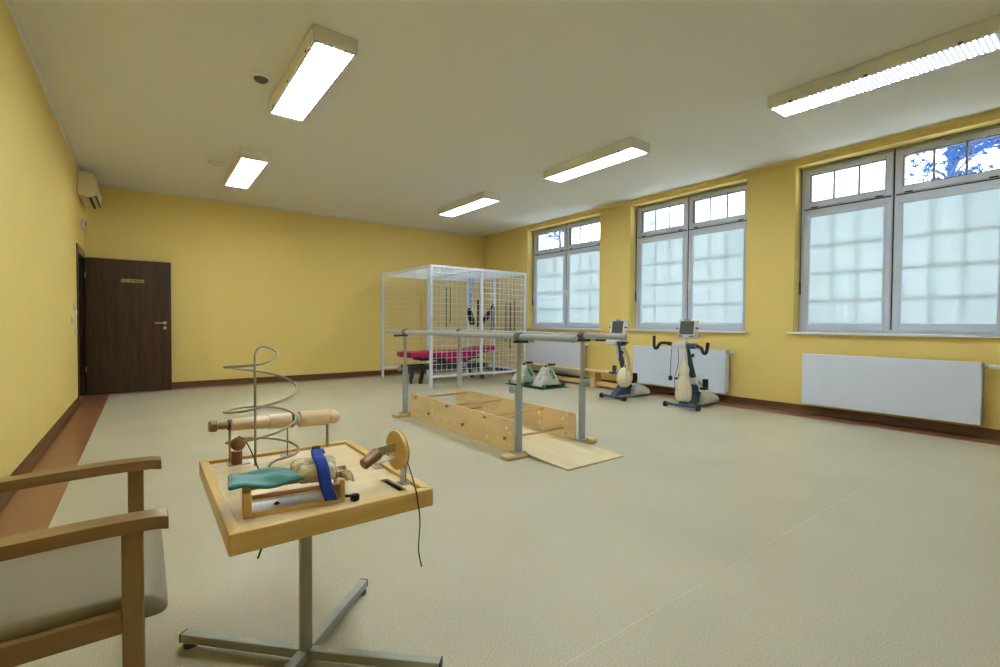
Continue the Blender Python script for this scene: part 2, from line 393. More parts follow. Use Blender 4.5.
# windows -------------------------------------------------------------
def make_window(n, y0, y1):
    T = Thing('window_%d' % n, None, None, (XR+.2, (y0+y1)/2, ZS), structure=True)
    X0, X1 = XR+.17, XR+.24
    yc = (y0+y1)/2; zt = 2.585
    def ring(m, a, b, c, d, wd, x0, x1, wb=None, wt=None):
        wb = wb or wd; wt = wt or wd
        m.box(x0, x1, a, a+wd, c, d).box(x0, x1, b-wd, b, c, d).box(x0, x1, a+wd, b-wd, c, c+wb).box(x0, x1, a+wd, b-wd, d-wt, d)
        return m
    f = ring(MB(), y0, y1, ZS, ZT, .045, X0+.01, X1, .055)
    f.box(X0+.01, X1, yc-.03, yc+.03, ZS+.055, ZT-.045).box(X0+.01, X1, y0+.045, yc-.03, zt-.03, zt+.03).box(X0+.01, X1, yc+.03, y1-.045, zt-.03, zt+.03)
    T.part('window_frame', f, 'pvc', bevel=.004)
    T.part('seal', MB().box(X0+.004, X0+.012, yc-.006, yc+.006, ZS+.06, ZT-.01), 'gasket')
    for a, b, sgn in ((y0+.04, yc-.012, 1), (yc+.012, y1-.04, -1)):
        # upper sash
        s = T.part('upper_sash', ring(MB(), a, b, zt+.012, ZT-.035, .066, X0-.008, X1-.012, .07), 'pvc', bevel=.004)
        ga, gb, gc, gd = a+.066, b-.066, zt+.082, ZT-.101
        T.part('seal', ring(MB(), ga, gb, gc, gd, .006, X0-.004, X1-.02), 'gasket', s)
        T.part('pane', MB().box(X0+.025, X0+.031, ga+.004, gb-.004, gc+.004, gd-.004), 'glass', s)
        m = MB()
        for k in (1, 2): y = ga+(gb-ga)*k/3; m.box(X0+.012, X0+.022, y-.011, y+.011, gc, gd)
        T.part('glazing_bar', m, 'postgrey', s)
        # lower sash
        s = T.part('lower_sash', ring(MB(), a, b, ZS+.045, zt-.012, .066, X0-.008, X1-.012, .07), 'pvc', bevel=.004)
        ga, gb, gc, gd = a+.066, b-.066, ZS+.115, zt-.078
        T.part('pane', MB().box(X0+.053, X0+.058, ga+.004, gb-.004, gc+.004, gd-.004), 'glass', s)
        m = MB()
        for k in (1, 2): y = ga+(gb-ga)*k/3; m.box(X0+.042, X0+.050, y-.014, y+.014, gc, gd)
        for z in (1.41, 1.755, 2.1): m.box(X0+.030, X0+.040, ga, gb, z-.015, z+.015)
        T.part('glazing_bar', m, 'pvc', s)
        T.part('seal', MB().box(X0-.012, X0-.006, a+.01, b-.01, zt-.014, zt-.002), 'gasket', s)
        bl = T.part('roller_blind', MB().box(X0+.012, X0+.0135, ga+.002, gb-.002, gc-.004, gd-.02), 'blind', s)
        T.part('blind_cassette', MB().box(X0-.02, X0+.01, ga-.03, gb+.03, gd-.03, gd+.012), 'pvc', bl, bevel=.004)
        T.part('bottom_bar', MB().box(X0+.003, X0+.012, ga, gb, gc+.004, gc+.018), 'pvc', bl, bevel=.002)
        T.part('guide_rail', MB().box(X0-.012, X0+.008, ga-.012, ga+.008, gc, gd-.03).box(X0-.012, X0+.008, gb-.008, gb+.012, gc, gd-.03), 'pvc', bl, bevel=.002)
        hy = b-.03 if sgn > 0 else a+.03
        h = MB().box(X0-.02, X0-.008, hy-.014, hy+.014, 1.72, 1.79).tube([(X0-.018, hy, 1.775), (X0-.042, hy, 1.77), (X0-.045, hy, 1.74), (X0-.042, hy, 1.64)], .008)
        T.part('window_handle', h, 'white', s)
        # fanlight opener bar and pull rod
        m = MB().box(X0-.012, X0-.002, a+.02, b-.02, ZT-.034, ZT-.026).box(X0-.034, X0-.022, (a+b)/2-.17, (a+b)/2+.15, ZT-.040, ZT-.028)
        m.box(X0-.034, X0-.008, (a+b)/2-.01, (a+b)/2+.03, ZT-.046, ZT-.036)
        T.part('opener', m, 'postgrey', s)
        T.part('seal', MB().box(X0-.003, X0+.008, a+.01, b-.01, ZT-.036, ZT-.030), 'gasket', s)
        m = MB()
        for y in (a+.12, b-.12): m.box(X0-.014, X0-.008, y-.035, y+.035, zt+.005, zt+.02)
        T.part('catch', m, 'gasket', s)
    rod = MB().cyl((X0-.03, y1-.02, ZT-.02), (X0-.03, y1-.02, 1.55), .006, n=8).box(X0-.04, X0-.02, y1-.028, y1-.012, 1.50, 1.66)
    T.part('pull_rod', rod, 'greyfoot')
    T.part('window_sill', MB().box(XR-.05, XR+.18, y0-.05, y1+.05, ZS-.005, ZS+.02), 'white', bevel=.006)
for i, (a, b) in enumerate(WIN): make_window(i+1, a, b)

# ceiling lamps --------------------------------------------------------
LZ = .11
def make_lamp(loc, label):
    T = Thing('ceiling_lamp', label, 'lamp', loc, 'surface mounted ceiling lamps', local=True)
    W_, L_ = .16, .745
    h = MB().box(-W_, -W_+.012, -L_, L_, -LZ, 0).box(W_-.012, W_, -L_, L_, -LZ, 0).box(-W_+.012, W_-.012, -L_, -L_+.012, -LZ, 0).box(-W_+.012, W_-.012, L_-.012, L_, -LZ, 0).box(-W_+.012, W_-.012, -L_+.012, L_-.012, -.02, 0)
    T.part('housing', h, 'lamphouse', bevel=.003)
    d = T.part('diffuser', MB().box(-W_+.022, W_-.022, -L_+.022, L_-.022, -LZ+.004, -LZ+.012), 'lamp')
    for q in ((-W_+.012, -W_+.022, -L_+.012, L_-.012), (W_-.022, W_-.012, -L_+.012, L_-.012), (-W_+.022, W_-.022, -L_+.012, -L_+.022), (-W_+.022, W_-.022, L_-.022, L_-.012)):
        T.part('rim', MB().box(*q, -LZ-.002, -LZ+.02), 'steel', d)
    for y in (-.55, 0, .55):
        for s in (-1, 1): T.part('clip', MB().box(s*W_-.004, s*W_+.004, y-.012, y+.012, -LZ-.003, -LZ+.012), 'greyfoot')
    return T.e
LP = [((1.13, 4.24), 'large white ceiling lamp hung nearest the air vent, left of the middle of the ceiling'),
      ((1.112, 7.25), 'white ceiling lamp nearest the back wall above the open door side'),
      ((4.56, 4.15), 'white ceiling lamp above the parallel bars, second from the back on the window side'),
      ((4.50, 6.96), 'white ceiling lamp above the white cage, furthest from us on the window side'),
      ((4.775, 1.32), 'white ceiling lamp with patterned cover cut by the right picture edge')]
lamp0 = make_lamp((LP[0][0][0], LP[0][0][1], H), LP[0][1])
for (x, y), lb in LP[1:]: dup(lamp0, (x, y, H), lb)
dup(lamp0, (1.117, 1.22, H), 'ceiling lamp straight above the exercise table, out of the picture')
# round vents
def vent(x, y, r, label, open_):
    T = Thing('ceiling_vent', label, 'vent', (x, y, H), 'round ceiling vents')
    T.part('ring', MB().lathe([(0, r), (.006, r), (.02, r*.8), (.02, r*.72), (0, r*.7)], (x, y, H), (0, 0, -1), 32), 'lamphouse')
    if open_:
        T.part('valve_disc', MB().lathe([(.008, r*.3), (.02, r*.62), (.03, r*.64), (.038, r*.5), (.04, r*.1)], (x, y, H), (0, 0, -1), 32), 'greyfoot')
        T.part('throat', MB().lathe([(.0005, r*.7), (.004, r*.69), (.004, .001)], (x, y, H), (0, 0, -1), 32), 'gasket')
    else:
        T.part('valve_disc', MB().lathe([(.0, r*.62), (.012, r*.62), (.018, r*.4), (.018, .001)], (x, y, H), (0, 0, -1), 32), 'lamphouse')
vent(.823, 4.526, .082, 'round ceiling vent with dark centre beside the large left lamp', True)
vent(.785, 7.321, .092, 'flat pale round ceiling vent beside the far left lamp', False)
def detector(x, y):
    o = MB().lathe([(0, .05), (.02, .05), (.035, .035), (.04, .01)], (x, y, H), (0, 0, -1), 24).obj('ceiling_sensor', 'ceil', None, (x, y, H))
    return o

# radiators --------------------------------------------------------------
def make_radiator(loc, label):
    T = Thing('radiator', label, 'radiator', loc, 'white panel radiators under the windows', local=True)
    L = .785
    T.part('front_panel', MB().box(-.075, -.055, -L, L, 0, .615), 'rad', bevel=.006)
    T.part('side_cover', MB().box(-.055, .02, -L, -L+.004, .02, .6), 'rad')
    T.part('side_cover', MB().box(-.055, .02, L-.004, L, .02, .6), 'rad')
    T.part('rear_panel', MB().box(.01, .025, -L+.02, L-.02, .02, .6), 'rad')
    g = MB().box(-.055, .02, -L, L, .608, .612)
    T.part('top_grille', g, 'rad')
    T.part('bracket', MB().box(.025, .068, -.6, -.57, .1, .5), 'greyfoot')
    T.part('bracket', MB().box(.025, .068, .57, .6, .1, .5), 'greyfoot')
    v = MB().cyl((-.02, -L, .575), (-.02, -L-.04, .575), .014)
    vv = T.part('valve', v, 'steel')
    T.part('thermostat_head', MB().lathe([(0, .018), (.01, .021), (.07, .019), (.08, .014)], (-.02, -L-.04, .575), (0, -1, 0)), 'white', vv)
    for yy in (-L+.05, -L+.11): T.part('pipe', MB().tube([(-.02, yy, .03), (-.02, yy, -.02), (.03, yy, -.03), (.068, yy, -.03)], .009), 'steel')
    return T.e
rx = XR-.075
r0 = make_radiator((rx, 1.65, .145), 'long white panel radiator under the nearest window at right')
dup(r0, (rx, 4.18, .145), 'white panel radiator under the middle window, behind the exercise bikes')
dup(r0, (rx, 6.90, .145), 'white panel radiator under the far window, behind the wooden bench')

# left wall fittings -------------------------------------------------------
T = Thing('air_conditioner', 'cream split air conditioner high on the left wall over the door', 'air conditioner', (XL, 8.9, 2.8))
pr = [(XL, 2.80), (XL, 3.12), (XL+.10, 3.13), (XL+.16, 3.12), (XL+.2, 3.07), (XL+.215, 2.95), (XL+.2, 2.84), (XL+.17, 2.80), (XL+.10, 2.78)]
T.part('body', MB().prism(pr, 1, 8.52, 9.36), 'ac', bevel=.012)
T.part('louvre', MB().beam((XL+.19, 8.56, 2.815), (XL+.19, 9.32, 2.815), .035, .012, (1, 0, 1)), 'gasket')
T.part('louvre', MB().beam((XL+.135, 8.56, 2.783), (XL+.135, 9.32, 2.783), .03, .01, (.3, 0, 1)), 'gasket')
T.part('front_seam', MB().box(XL+.211, XL+.217, 8.53, 9.35, 2.985, 2.99), 'greyfoot')
T = Thing('wall_controller', 'small white box on the left wall between air conditioner and door frame', 'control box', (XL, 9.1, 2.4))
T.part('case', MB().box(XL, XL+.05, 8.92, 9.12, 2.42, 2.56), 'ac', bevel=.006)
T.part('side_display', MB().box(XL+.05, XL+.054, 8.96, 9.08, 2.45, 2.53), 'greyfoot', bevel=.001)
for i, (y, z, lb) in enumerate([(7.98, 1.30, 'white wall switch topmost of the cluster beside the door frame'),
                               (8.14, 1.21, 'white wall switch second from top, nearest the door frame'),
                               (7.72, 1.115, 'white wall switch set lower and furthest from the door frame'),
                               (8.10, .97, 'white wall socket lowest of the cluster beside the door frame')]):
    T = Thing('wall_switch' if i < 3 else 'wall_socket', lb, 'switch' if i < 3 else 'socket', (XL, y, z), 'switches beside the door')
    T.part('plate', MB().box(XL, XL+.012, y-.042, y+.042, z-.042, z+.042), 'white', bevel=.003)
    T.part('rocker', MB().box(XL+.012, XL+.02, y-.028, y+.028, z-.028, z+.028), 'white', bevel=.004)

# ---------------------------------------------------------------- parallel bars
T = Thing('parallel_bars', 'grey parallel walking bars on four posts over the rung trainer', 'parallel bars', (2.9, 4.1, 0))
XA, XB, Y1, Y2 = 2.48, 3.235, 3.04, 5.17
BZ = 1.0
for x, y0, y1 in ((XA, 2.41, 5.69), (XB, 2.565, 5.75)):
    bar = T.part('hand_rail', MB().tube([(x, y0+.02, BZ), (x, y1-.02, BZ)], .026, 20), 'barpaint')
    for y, s in ((y0, -1), (y1, 1)):
        T.part('end_cap', MB().lathe([(0, .028), (.02, .028), (.032, .023), (.034, .008)], (x, y-s*.02, BZ), (0, s, 0)), 'postgrey', bar)
for x in (XA, XB):
    sx = 1 if x == XA else -1
    for y in (Y1, Y2):
        pl = T.part('post', MB().box(x-.028, x+.028, y-.02, y+.02, .045, .59), 'postlow', bevel=.005)
        T.part('inner_tube', MB().box(x-.017, x+.017, y-.013, y+.013, .59, .955), 'chrome', pl, bevel=.003)
        T.part('base_plate', MB().box(x-.06, x+.06, y-.045, y+.045, .038, .045).cyl((x-.045, y+.03, .045), (x-.045, y+.03, .052), .009).cyl((x+.045, y-.03, .045), (x+.045, y-.03, .052), .009), 'steel', pl)
        q0, q1, q2 = (-.05, .085, .15) if y == Y1 else (-.14, .02, .05)
        T.part('slide_bracket', MB().box(x+q0, x+q1, y-.02, y+.02, .948, .970), 'rubber', bevel=.003)
        T.part('slide_plate', MB().box(x+q1, x+q2, y-.021, y+.021, .947, .971), 'steel', bevel=.002)
        T.part('bar_clamp', MB().lathe([(-.034, .030), (-.03, .037), (.03, .037), (.034, .030)], (x, y, BZ), (0, 1, 0)).box(x-.02, x+.02, y-.02, y+.02, .96, .985), 'greyfoot')
        kn = T.part('height_knob', MB().cyl((x-sx*.028, y, .57), (x-sx*.06, y, .57), .008).lathe([(0, .012), (.004, .03), (.018, .034), (.03, .03), (.034, .01)], (x-sx*.055, y, .57), (-sx, 0, 0), 10), 'postgrey', pl)
for y in (Y1, Y2):
    T.part('base_foot', MB().box(2.325, 2.54, y-.05, y+.05, 0, .038), 'benchwood', bevel=.012)
    T.part('base_foot', MB().box(3.212, 3.40, y-.05, y+.05, 0, .038), 'benchwood', bevel=.012)

# rung trainer between the posts
T = Thing('rung_trainer', 'low plywood stepping trainer with adjustable rungs between the bars', 'rung trainer', (2.88, 4.1, 0))
HY0, HY1, HZ = 3.10, 5.10, .278
cols = [3.235, 3.575, 3.92, 4.265, 4.61, 4.955]
holes = []
for cy in cols:
    for k, z in enumerate((.25, .205, .158, .112, .066)):
        holes.append((cy+(-.022 if k % 2 == 0 else .022), z, .0155))
def rr(x0, x1, y0, y1, r=.015):
    return [(cx+r*math.cos(a), cy+r*math.sin(a)) for cx, cy, a0 in ((x1-r, y1-r, 0), (x0+r, y1-r, PI/2), (x0+r, y0+.002, PI), (x1-r, y0+.002, PI)) [:2] for a in [a0+PI/2*k/4 for k in range(5)]]+[(x0, y0), (x1, y0)]
for xx, ya_, yb_ in ((2.53, HY0, HY1), (3.215, 3.10, 5.20)):
    T.part('side_panel', holed_plate(rr(ya_, yb_, .001, HZ), holes, .018, lambda u, v, w_, X=xx: (X+w_, u, v)), 'ply')
rungs = [(4.935, .25-.0), (4.63, .112), (4.245, .25), (3.94, .112), (3.555, .25), (3.255, .112)]
for y, z in rungs:
    r_ = T.part('rung', MB().cyl((2.50, y, z), (3.24, y, z), .0115, n=12), 'rung')
    T.part('peg_end', MB().lathe([(0, .0155), (.016, .0155), (.02, .009)], (2.508, y, z), (-1, 0, 0), 12), 'beech', r_)
# ramp board
T = Thing('ramp_board', 'flat pale plywood entry board sloping onto the floor by the bars', 'ramp', (2.85, 2.9, 0))
rz0, rz1 = .001, .052
def sl(y): return rz0+(rz1-rz0)*(y-2.53)/(3.80-2.53)
m = MB().add([(2.545, 2.53, 0), (3.195, 2.53, 0), (3.195, 3.80, sl(3.8)), (2.545, 3.80, sl(3.8)), (2.545, 2.53, .012), (3.195, 2.53, .012), (3.195, 3.80, sl(3.8)+.012), (2.545, 3.80, sl(3.8)+.012)],
             [(0, 1, 2, 3), (4, 7, 6, 5), (0, 4, 5, 1), (1, 5, 6, 2), (2, 6, 7, 3), (3, 7, 4, 0)])
T.part('board', m, 'ramp', bevel=.002)
T.part('cleat', MB().box(2.56, 3.18, 3.70, 3.76, 0, sl(3.70)+.001), 'benchwood')
T.part('cleat', MB().box(2.56, 3.18, 3.30, 3.34, 0, sl(3.30)+.001), 'benchwood')

# ---------------------------------------------------------------- white cage
CX0, CX1, CY0, CY1, CZ = 3.825, 5.85, 7.0, 9.0, 2.055
T = Thing('therapy_cage', 'white wire mesh suspension therapy cage in the far corner', 'cage', (4.84, 8.0, 0))
S = .022
def post(x, y, z1=CZ): return MB().box(x-S, x+S, y-S, y+S, .0, z1)
xm = (CX0+CX1)/2
for x, y in ((CX0, CY0), (xm-.0, CY0), (CX1, CY0), (CX0, CY1), (xm, CY1), (CX1, CY1), (CX1, (CY0+CY1)/2)):
    p = T.part('post', MB().box(x-S, x+S, y-S, y+S, 0 if x != xm or y == CY1 else .2, CZ), 'cage', bevel=.003)
for a, b in (((CX0, CY0), (CX1, CY0)), ((CX0, CY1), (CX1, CY1)), ((CX0, CY0), (CX0, CY1)), ((CX1, CY0), (CX1, CY1))):
    T.part('top_rail', MB().beam((a[0], a[1], CZ), (b[0], b[1], CZ), .04, .04), 'cage', bevel=.003)
for a, b in (((CX0, CY0), (CX1, CY0)), ((CX0, CY1), (CX1, CY1)), ((CX1, CY0), (CX1, CY1))):
    T.part('bottom_rail', MB().beam((a[0], a[1], .21), (b[0], b[1], .21), .035, .035), 'cage', bevel=.003)
def mesh_panel(o, u, v, nu, nv, du, dv, r=.0028):
    m = MB(); o, u, v = Vector(o), Vector(u), Vector(v)
    for i in range(nu+1):
        m.tube([o+u*(i*du), o+u*(i*du)+v*(nv*dv)], r, 5, False)
    for j in range(nv+1):
        m.tube([o+v*(j*dv), o+v*(j*dv)+u*(nu*du)], r, 5, False)
    return m
W2 = CX1-CX0; D2 = CY1-CY0; HH = CZ-.21
T.part('front_mesh', mesh_panel((CX0, CY0, .21), (1, 0, 0), (0, 0, 1), 20, 18, W2/20, HH/18, .0044), 'cage')
T.part('rear_mesh', mesh_panel((CX0, CY1, .21), (1, 0, 0), (0, 0, 1), 20, 18, W2/20, HH/18, .0024), 'cage')
T.part('side_mesh', mesh_panel((CX1, CY0, .21), (0, 1, 0), (0, 0, 1), 20, 18, D2/20, HH/18, .003), 'cage')
T.part('roof_mesh', mesh_panel((CX0, CY0, CZ), (1, 0, 0), (0, 1, 0), 20, 20, W2/20, D2/20, .0042), 'cage')
T.part('roof_brace', MB().beam((xm, CY0, CZ), (xm, CY1, CZ), .035, .035), 'cage')
hk = MB()
for x in (4.15, 4.72, 5.15, 5.6): hk.tube([(x, CY0, CZ+.02), (x, CY0-.01, CZ+.05)], .008, 8)
T.part('roof_hook', hk, 'cage')
# hanging slings, springs, cuffs
def spring(x, y, z1, z0, r, matn, label, name='hanging_spring', coil=True):
    T = Thing(name, label, 'spring' if coil else 'cord', (x, y, z1), 'springs and cords hung in the cage')
    n = max(10, int((z1-z0)/.02))
    if coil:
        pts = [(x+r*math.cos(k*PI/3), y+r*math.sin(k*PI/3), z1-.05-(z1-z0-.1)*k/(6*n)) for k in range(6*n+1)]
        T.part('coil', MB().tube(pts, r*.42, 5), matn)
    else:
        T.part('rope', MB().tube([(x, y, z1-.03), (x+.004, y, (z1+z0)/2), (x, y, z0+.04)], r, 8), matn)
    T.part('hook', MB().tube(smooth_path([(x, y, z1-.06), (x, y, z1-.02), (x+.01, y+.01, z1+.005), (x+.018, y+.005, z1-.02)], 4), .004, 6), 'steel')
    T.part('snap_hook', MB().tube(smooth_path([(x, y, z0+.06), (x+.012, y, z0+.03), (x, y, z0), (x-.012, y, z0+.03), (x, y, z0+.06)], 4), .005, 6), 'blackspring')
spring(5.265, 8.95, 1.93, .98, .013, 'blackspring', 'dark spring hanging furthest left on the rear mesh')
spring(5.36, 8.95, 1.90, 1.12, .007, 'blackspring', 'thin dark cord just right of the leftmost dark spring', 'hanging_rope', False)
spring(5.79, 8.51, 1.66, .98, .018, 'blackspring', 'dark spring just left of the cage middle front post')
spring(5.80, 8.02, 1.50, .95, .014, 'greyspring', 'grey spring hanging beside the side post, left of its pair')
spring(5.80, 7.93, 1.50, .97, .014, 'greyspring', 'grey spring hanging beside the side post, right of its pair')
spring(5.81, 7.55, 1.57, .75, .012, 'greyspring', 'grey spring on the side mesh nearest the side post')
spring(5.81, 7.40, 1.56, .60, .013, 'blackspring', 'longest dark spring on the side mesh near the corner post')
spring(5.81, 7.27, 1.64, .95, .013, 'greyspring', 'grey spring on the side mesh closest to the front corner post')
T = Thing('sling_strap', 'pair of light blue straps holding a black cuff over the couch', 'strap', (5.55, 8.4, 2.03), 'slings hung from the cage roof')
T.part('webbing', MB().box(5.50, 5.535, 8.4, 8.404, 1.42, 2.05), 'bluestrap')
T.part('webbing', MB().beam((5.58, 8.4, 2.05), (5.535, 8.4, 1.42), .03, .004, (0, 1, 0)), 'bluestrap')
cf = T.part('cuff', MB().tube([(5.47, 8.40, 1.42), (5.49, 8.38, 1.36), (5.545, 8.38, 1.15), (5.56, 8.38, 1.08)], [.04, .068, .08, .06], 16, True, .7), 'black')
T.part('buckle', MB().box(5.52, 5.56, 8.31, 8.335, 1.2, 1.26), 'white', cf, bevel=.004)
T = Thing('sling_cuff', 'black padded cuff tilted between the middle post and side post', 'cuff', (5.6, 7.9, 1.5), 'slings hung from the cage roof')
T.part('cuff', MB().tube([(5.50, 7.9, 1.12), (5.56, 7.9, 1.2), (5.64, 7.9, 1.3), (5.69, 7.9, 1.37)], [.045, .07, .07, .04], 14, True, .7), 'black')
T.part('strap', MB().tube([(5.68, 7.9, 1.36), (5.75, 7.9, 1.50)], .022, 8), 'black')
T.part('webbing', MB().tube([(5.75, 7.9, 1.50), (5.79, 7.9, 2.04)], .003, 6), 'greyspring')

# treatment couch
T = Thing('treatment_couch', 'magenta padded treatment couch on a black lifting base inside the cage', 'couch', (4.65, 7.95, 0))
def pad(x0, x1, zL, zR, th, y0=7.66, y1=8.24, tl=0, tr=0):
    def ring(x, z, ins, t):
        return [(x, y0+ins, z+t*.15), (x, y0+ins+.02, z), (x, y1-ins-.02, z), (x, y1-ins, z+t*.15), (x, y1-ins, z+t*.85), (x, y1-ins-.02, z+t), (x, y0+ins+.02, z+t), (x, y0+ins, z+t*.85)]
    m = MB(); xs = [0, .03, .12, .9, .97, 1]; vs = []
    for f in xs:
        x = x0+(x1-x0)*f; z = zL+(zR-zL)*f
        ins = (tl*(1-f/.12) if f < .12 else 0)+(tr*((f-.88)/.12) if f > .88 else 0)
        sh = .25 if f in (0, 1) else 0
        vs.append(ring(x, z+th*sh*.5, ins+.02*(sh > 0), th*(1-sh)))
    n = 8; flat = [v for r in vs for v in r]
    fs = [(i*n+k, i*n+(k+1) % n, (i+1)*n+(k+1) % n, (i+1)*n+k) for i in range(len(xs)-1) for k in range(n)]+[tuple(range(n)), tuple(range((len(xs)-1)*n, len(xs)*n))]
    return m.add(flat, fs, True)
T.part('head_pad', pad(3.62, 4.12, .485, .48, .095, tl=.24), 'magenta', bevel=.01)
T.part('middle_pad', pad(4.13, 4.88, .475, .475, .105), 'magenta', bevel=.01)
T.part('foot_pad', pad(4.89, 5.62, .48, .57, .09, tr=.12), 'magenta', bevel=.01)
T.part('arm_pad', MB().prism([(4.28, .52), (4.92, .52), (4.86, .40), (4.42, .38)], 1, 7.60, 7.66), 'magenta', bevel=.015)
b = MB().beam((3.95, 7.80, .44), (5.35, 7.80, .44), .04, .05).beam((3.95, 8.1, .44), (5.35, 8.1, .44), .04, .05)
for x in (4.0, 4.5, 5.0, 5.3): b.beam((x, 7.8, .44), (x, 8.1, .44), .04, .05)
T.part('upper_frame', b, 'blackmetal')
b = MB().beam((3.72, 7.76, .29), (5.4, 7.76, .29), .05, .075).beam((3.72, 8.14, .29), (5.4, 8.14, .29), .05, .075)
for x in (3.75, 4.2, 4.8, 5.35): b.beam((x, 7.76, .29), (x, 8.14, .29), .05, .06)
T.part('base_frame', b, 'blackmetal')
for x, dx, y in ((3.98, -.06, 7.76), (3.98, -.06, 8.14), (5.2, .1, 7.76), (5.2, .1, 8.14)):
    lg = T.part('leg', MB().beam((x, y, .28), (x+dx, y, .03), .06, .06, (1, 0, 0)), 'blackmetal', bevel=.006)
    T.part('foot', MB().cyl((x+dx, y, 0), (x+dx, y, .035), .03), 'rubber', lg)
b = MB()
for x0, x1 in ((4.3, 4.75), (4.75, 5.15)):
    for y in (7.82, 8.08): b.beam((x0, y, .31), (x1, y, .45), .03, .045)
T.part('lift_arm', b, 'blackmetal')
T.part('actuator', MB().cyl((4.35, 7.95, .33), (4.95, 7.95, .42), .03), 'greyfoot')
T.part('foot_lever', MB().tube([(3.78, 7.72, .26), (3.70, 7.66, .16), (3.68, 7.64, .06)], .012).ball((3.68, 7.64, .05), .025), 'blackmetal')
T.part('hand_wheel', MB().lathe([(0, .045), (.02, .045)], (4.75, 7.72, .36), (0, -1, 0)), 'postgrey')
T.part('power_cable', MB().tube(smooth_path([(4.2, 7.74, .27), (4.28, 7.62, .14), (4.38, 7.56, .012), (4.3, 7.44, .006), (4.18, 7.36, .006), (4.05, 7.42, .006)], 8), .005, 6), 'white')

T.e.location.x += .10
# ---------------------------------------------------------------- bench
T = Thing('gym_bench', 'long low wooden gym bench standing in front of the far radiator', 'bench', (6.3, 6.3, 0))
T.part('seat_board', MB().box(6.17, 6.42, 5.02, 7.75, .275, .305), 'benchwood', bevel=.006)
for y in (5.6, 7.45):
    T.part('leg', MB().prism([(6.18, 0), (6.41, 0), (6.37, .275), (6.22, .275)], 1, y-.05, y+.05), 'benchwood', bevel=.005)
T.part('stretcher', MB().box(6.27, 6.32, 5.0, 7.75, .04, .12), 'benchwood', bevel=.005)

# ---------------------------------------------------------------- pedal exercisers
T = Thing('rubber_mat', 'thin black rubber mat under the two pedal trainers', 'mat', (5.6, 6.35, 0))
T.part('sheet', MB().box(5.30, 5.95, 5.88, 6.90, .0, .006), 'mat', bevel=.002)
def make_pedal(loc, label):
    T = Thing('pedal_trainer', label, 'pedal trainer', loc, 'small pedal trainers on the mat', local=True)
    # local: x towards the wall, y along the wall; z from mat
    prof = [(.0, .035), (.04, .03), (.40, .03), (.44, .06), (.42, .10), (.30, .27), (.25, .33), (.19, .345), (.13, .32), (.10, .26), (.03, .12), (-.01, .07)]
    body = T.part('body', MB().prism([(x, z) for x, z in prof], 1, -.095, .095), 'bikewhite', bevel=.03)
    T.part('front_hump', MB().prism([(-.02, .04), (.16, .04), (.13, .2), (.06, .2)], 1, -.13, .13), 'bikewhite', body, bevel=.03)
    for x in (0.0, .45):
        bb = T.part('foot_bar', MB().tube([(x, -.15, .035), (x, .15, .035)], .022, 14), 'bikewhite')
        for s in (-1, 1):
            T.part('foot_cap', MB().lathe([(-.02, .026), (.01, .034), (.035, .034), (.05, .022), (.052, .005)], (x, s*.15, .034), (0, s, 0), 16), 'green', bb)
    lab = T.part('side_sticker', MB().beam((.20, -.0965, .29), (.31, -.0965, .15), .004, .055, (1, 0, .8)), 'green', body)
    T.part('sticker_mark', MB().beam((.228, -.1, .255), (.236, -.1, .243), .003, .03, (1, 0, .8)).beam((.25, -.1, .226), (.258, -.1, .215), .003, .03, (1, 0, .8)).beam((.272, -.1, .198), (.28, -.1, .186), .003, .03, (1, 0, .8)), 'white', lab)
    T.part('top_sticker', MB().beam((-.004, -.03, .125), (.06, -.03, .205), .012, .004, (1, 0, -1)), 'green', body)
    ax = T.part('crank', MB().cyl((.2, -.12, .29), (.2, .12, .29), .012).beam((.2, -.115, .29), (.17, -.115, .40), .015, .02).beam((.2, .115, .29), (.23, .115, .18), .015, .02), 'steel')
    T.part('pedal', MB().box(.12, .24, -.19, -.11, .385, .415), 'black', ax, bevel=.006)
    T.part('pedal', MB().box(.18, .28, .12, .19, .165, .19), 'black', ax, bevel=.006)
    T.part('knob', MB().lathe([(0, .01), (.02, .022), (.035, .02), (.04, .008)], (.19, 0, .34), (-.2, 0, 1), 12), 'rubber')
    return T.e
p0 = make_pedal((5.42, 6.13, .006), 'white and green pedal trainer on the mat, the one in clear view nearer the bikes')
dup(p0, (5.37, 6.66, .006), 'white and green pedal trainer on the mat, the one partly behind the bar post')

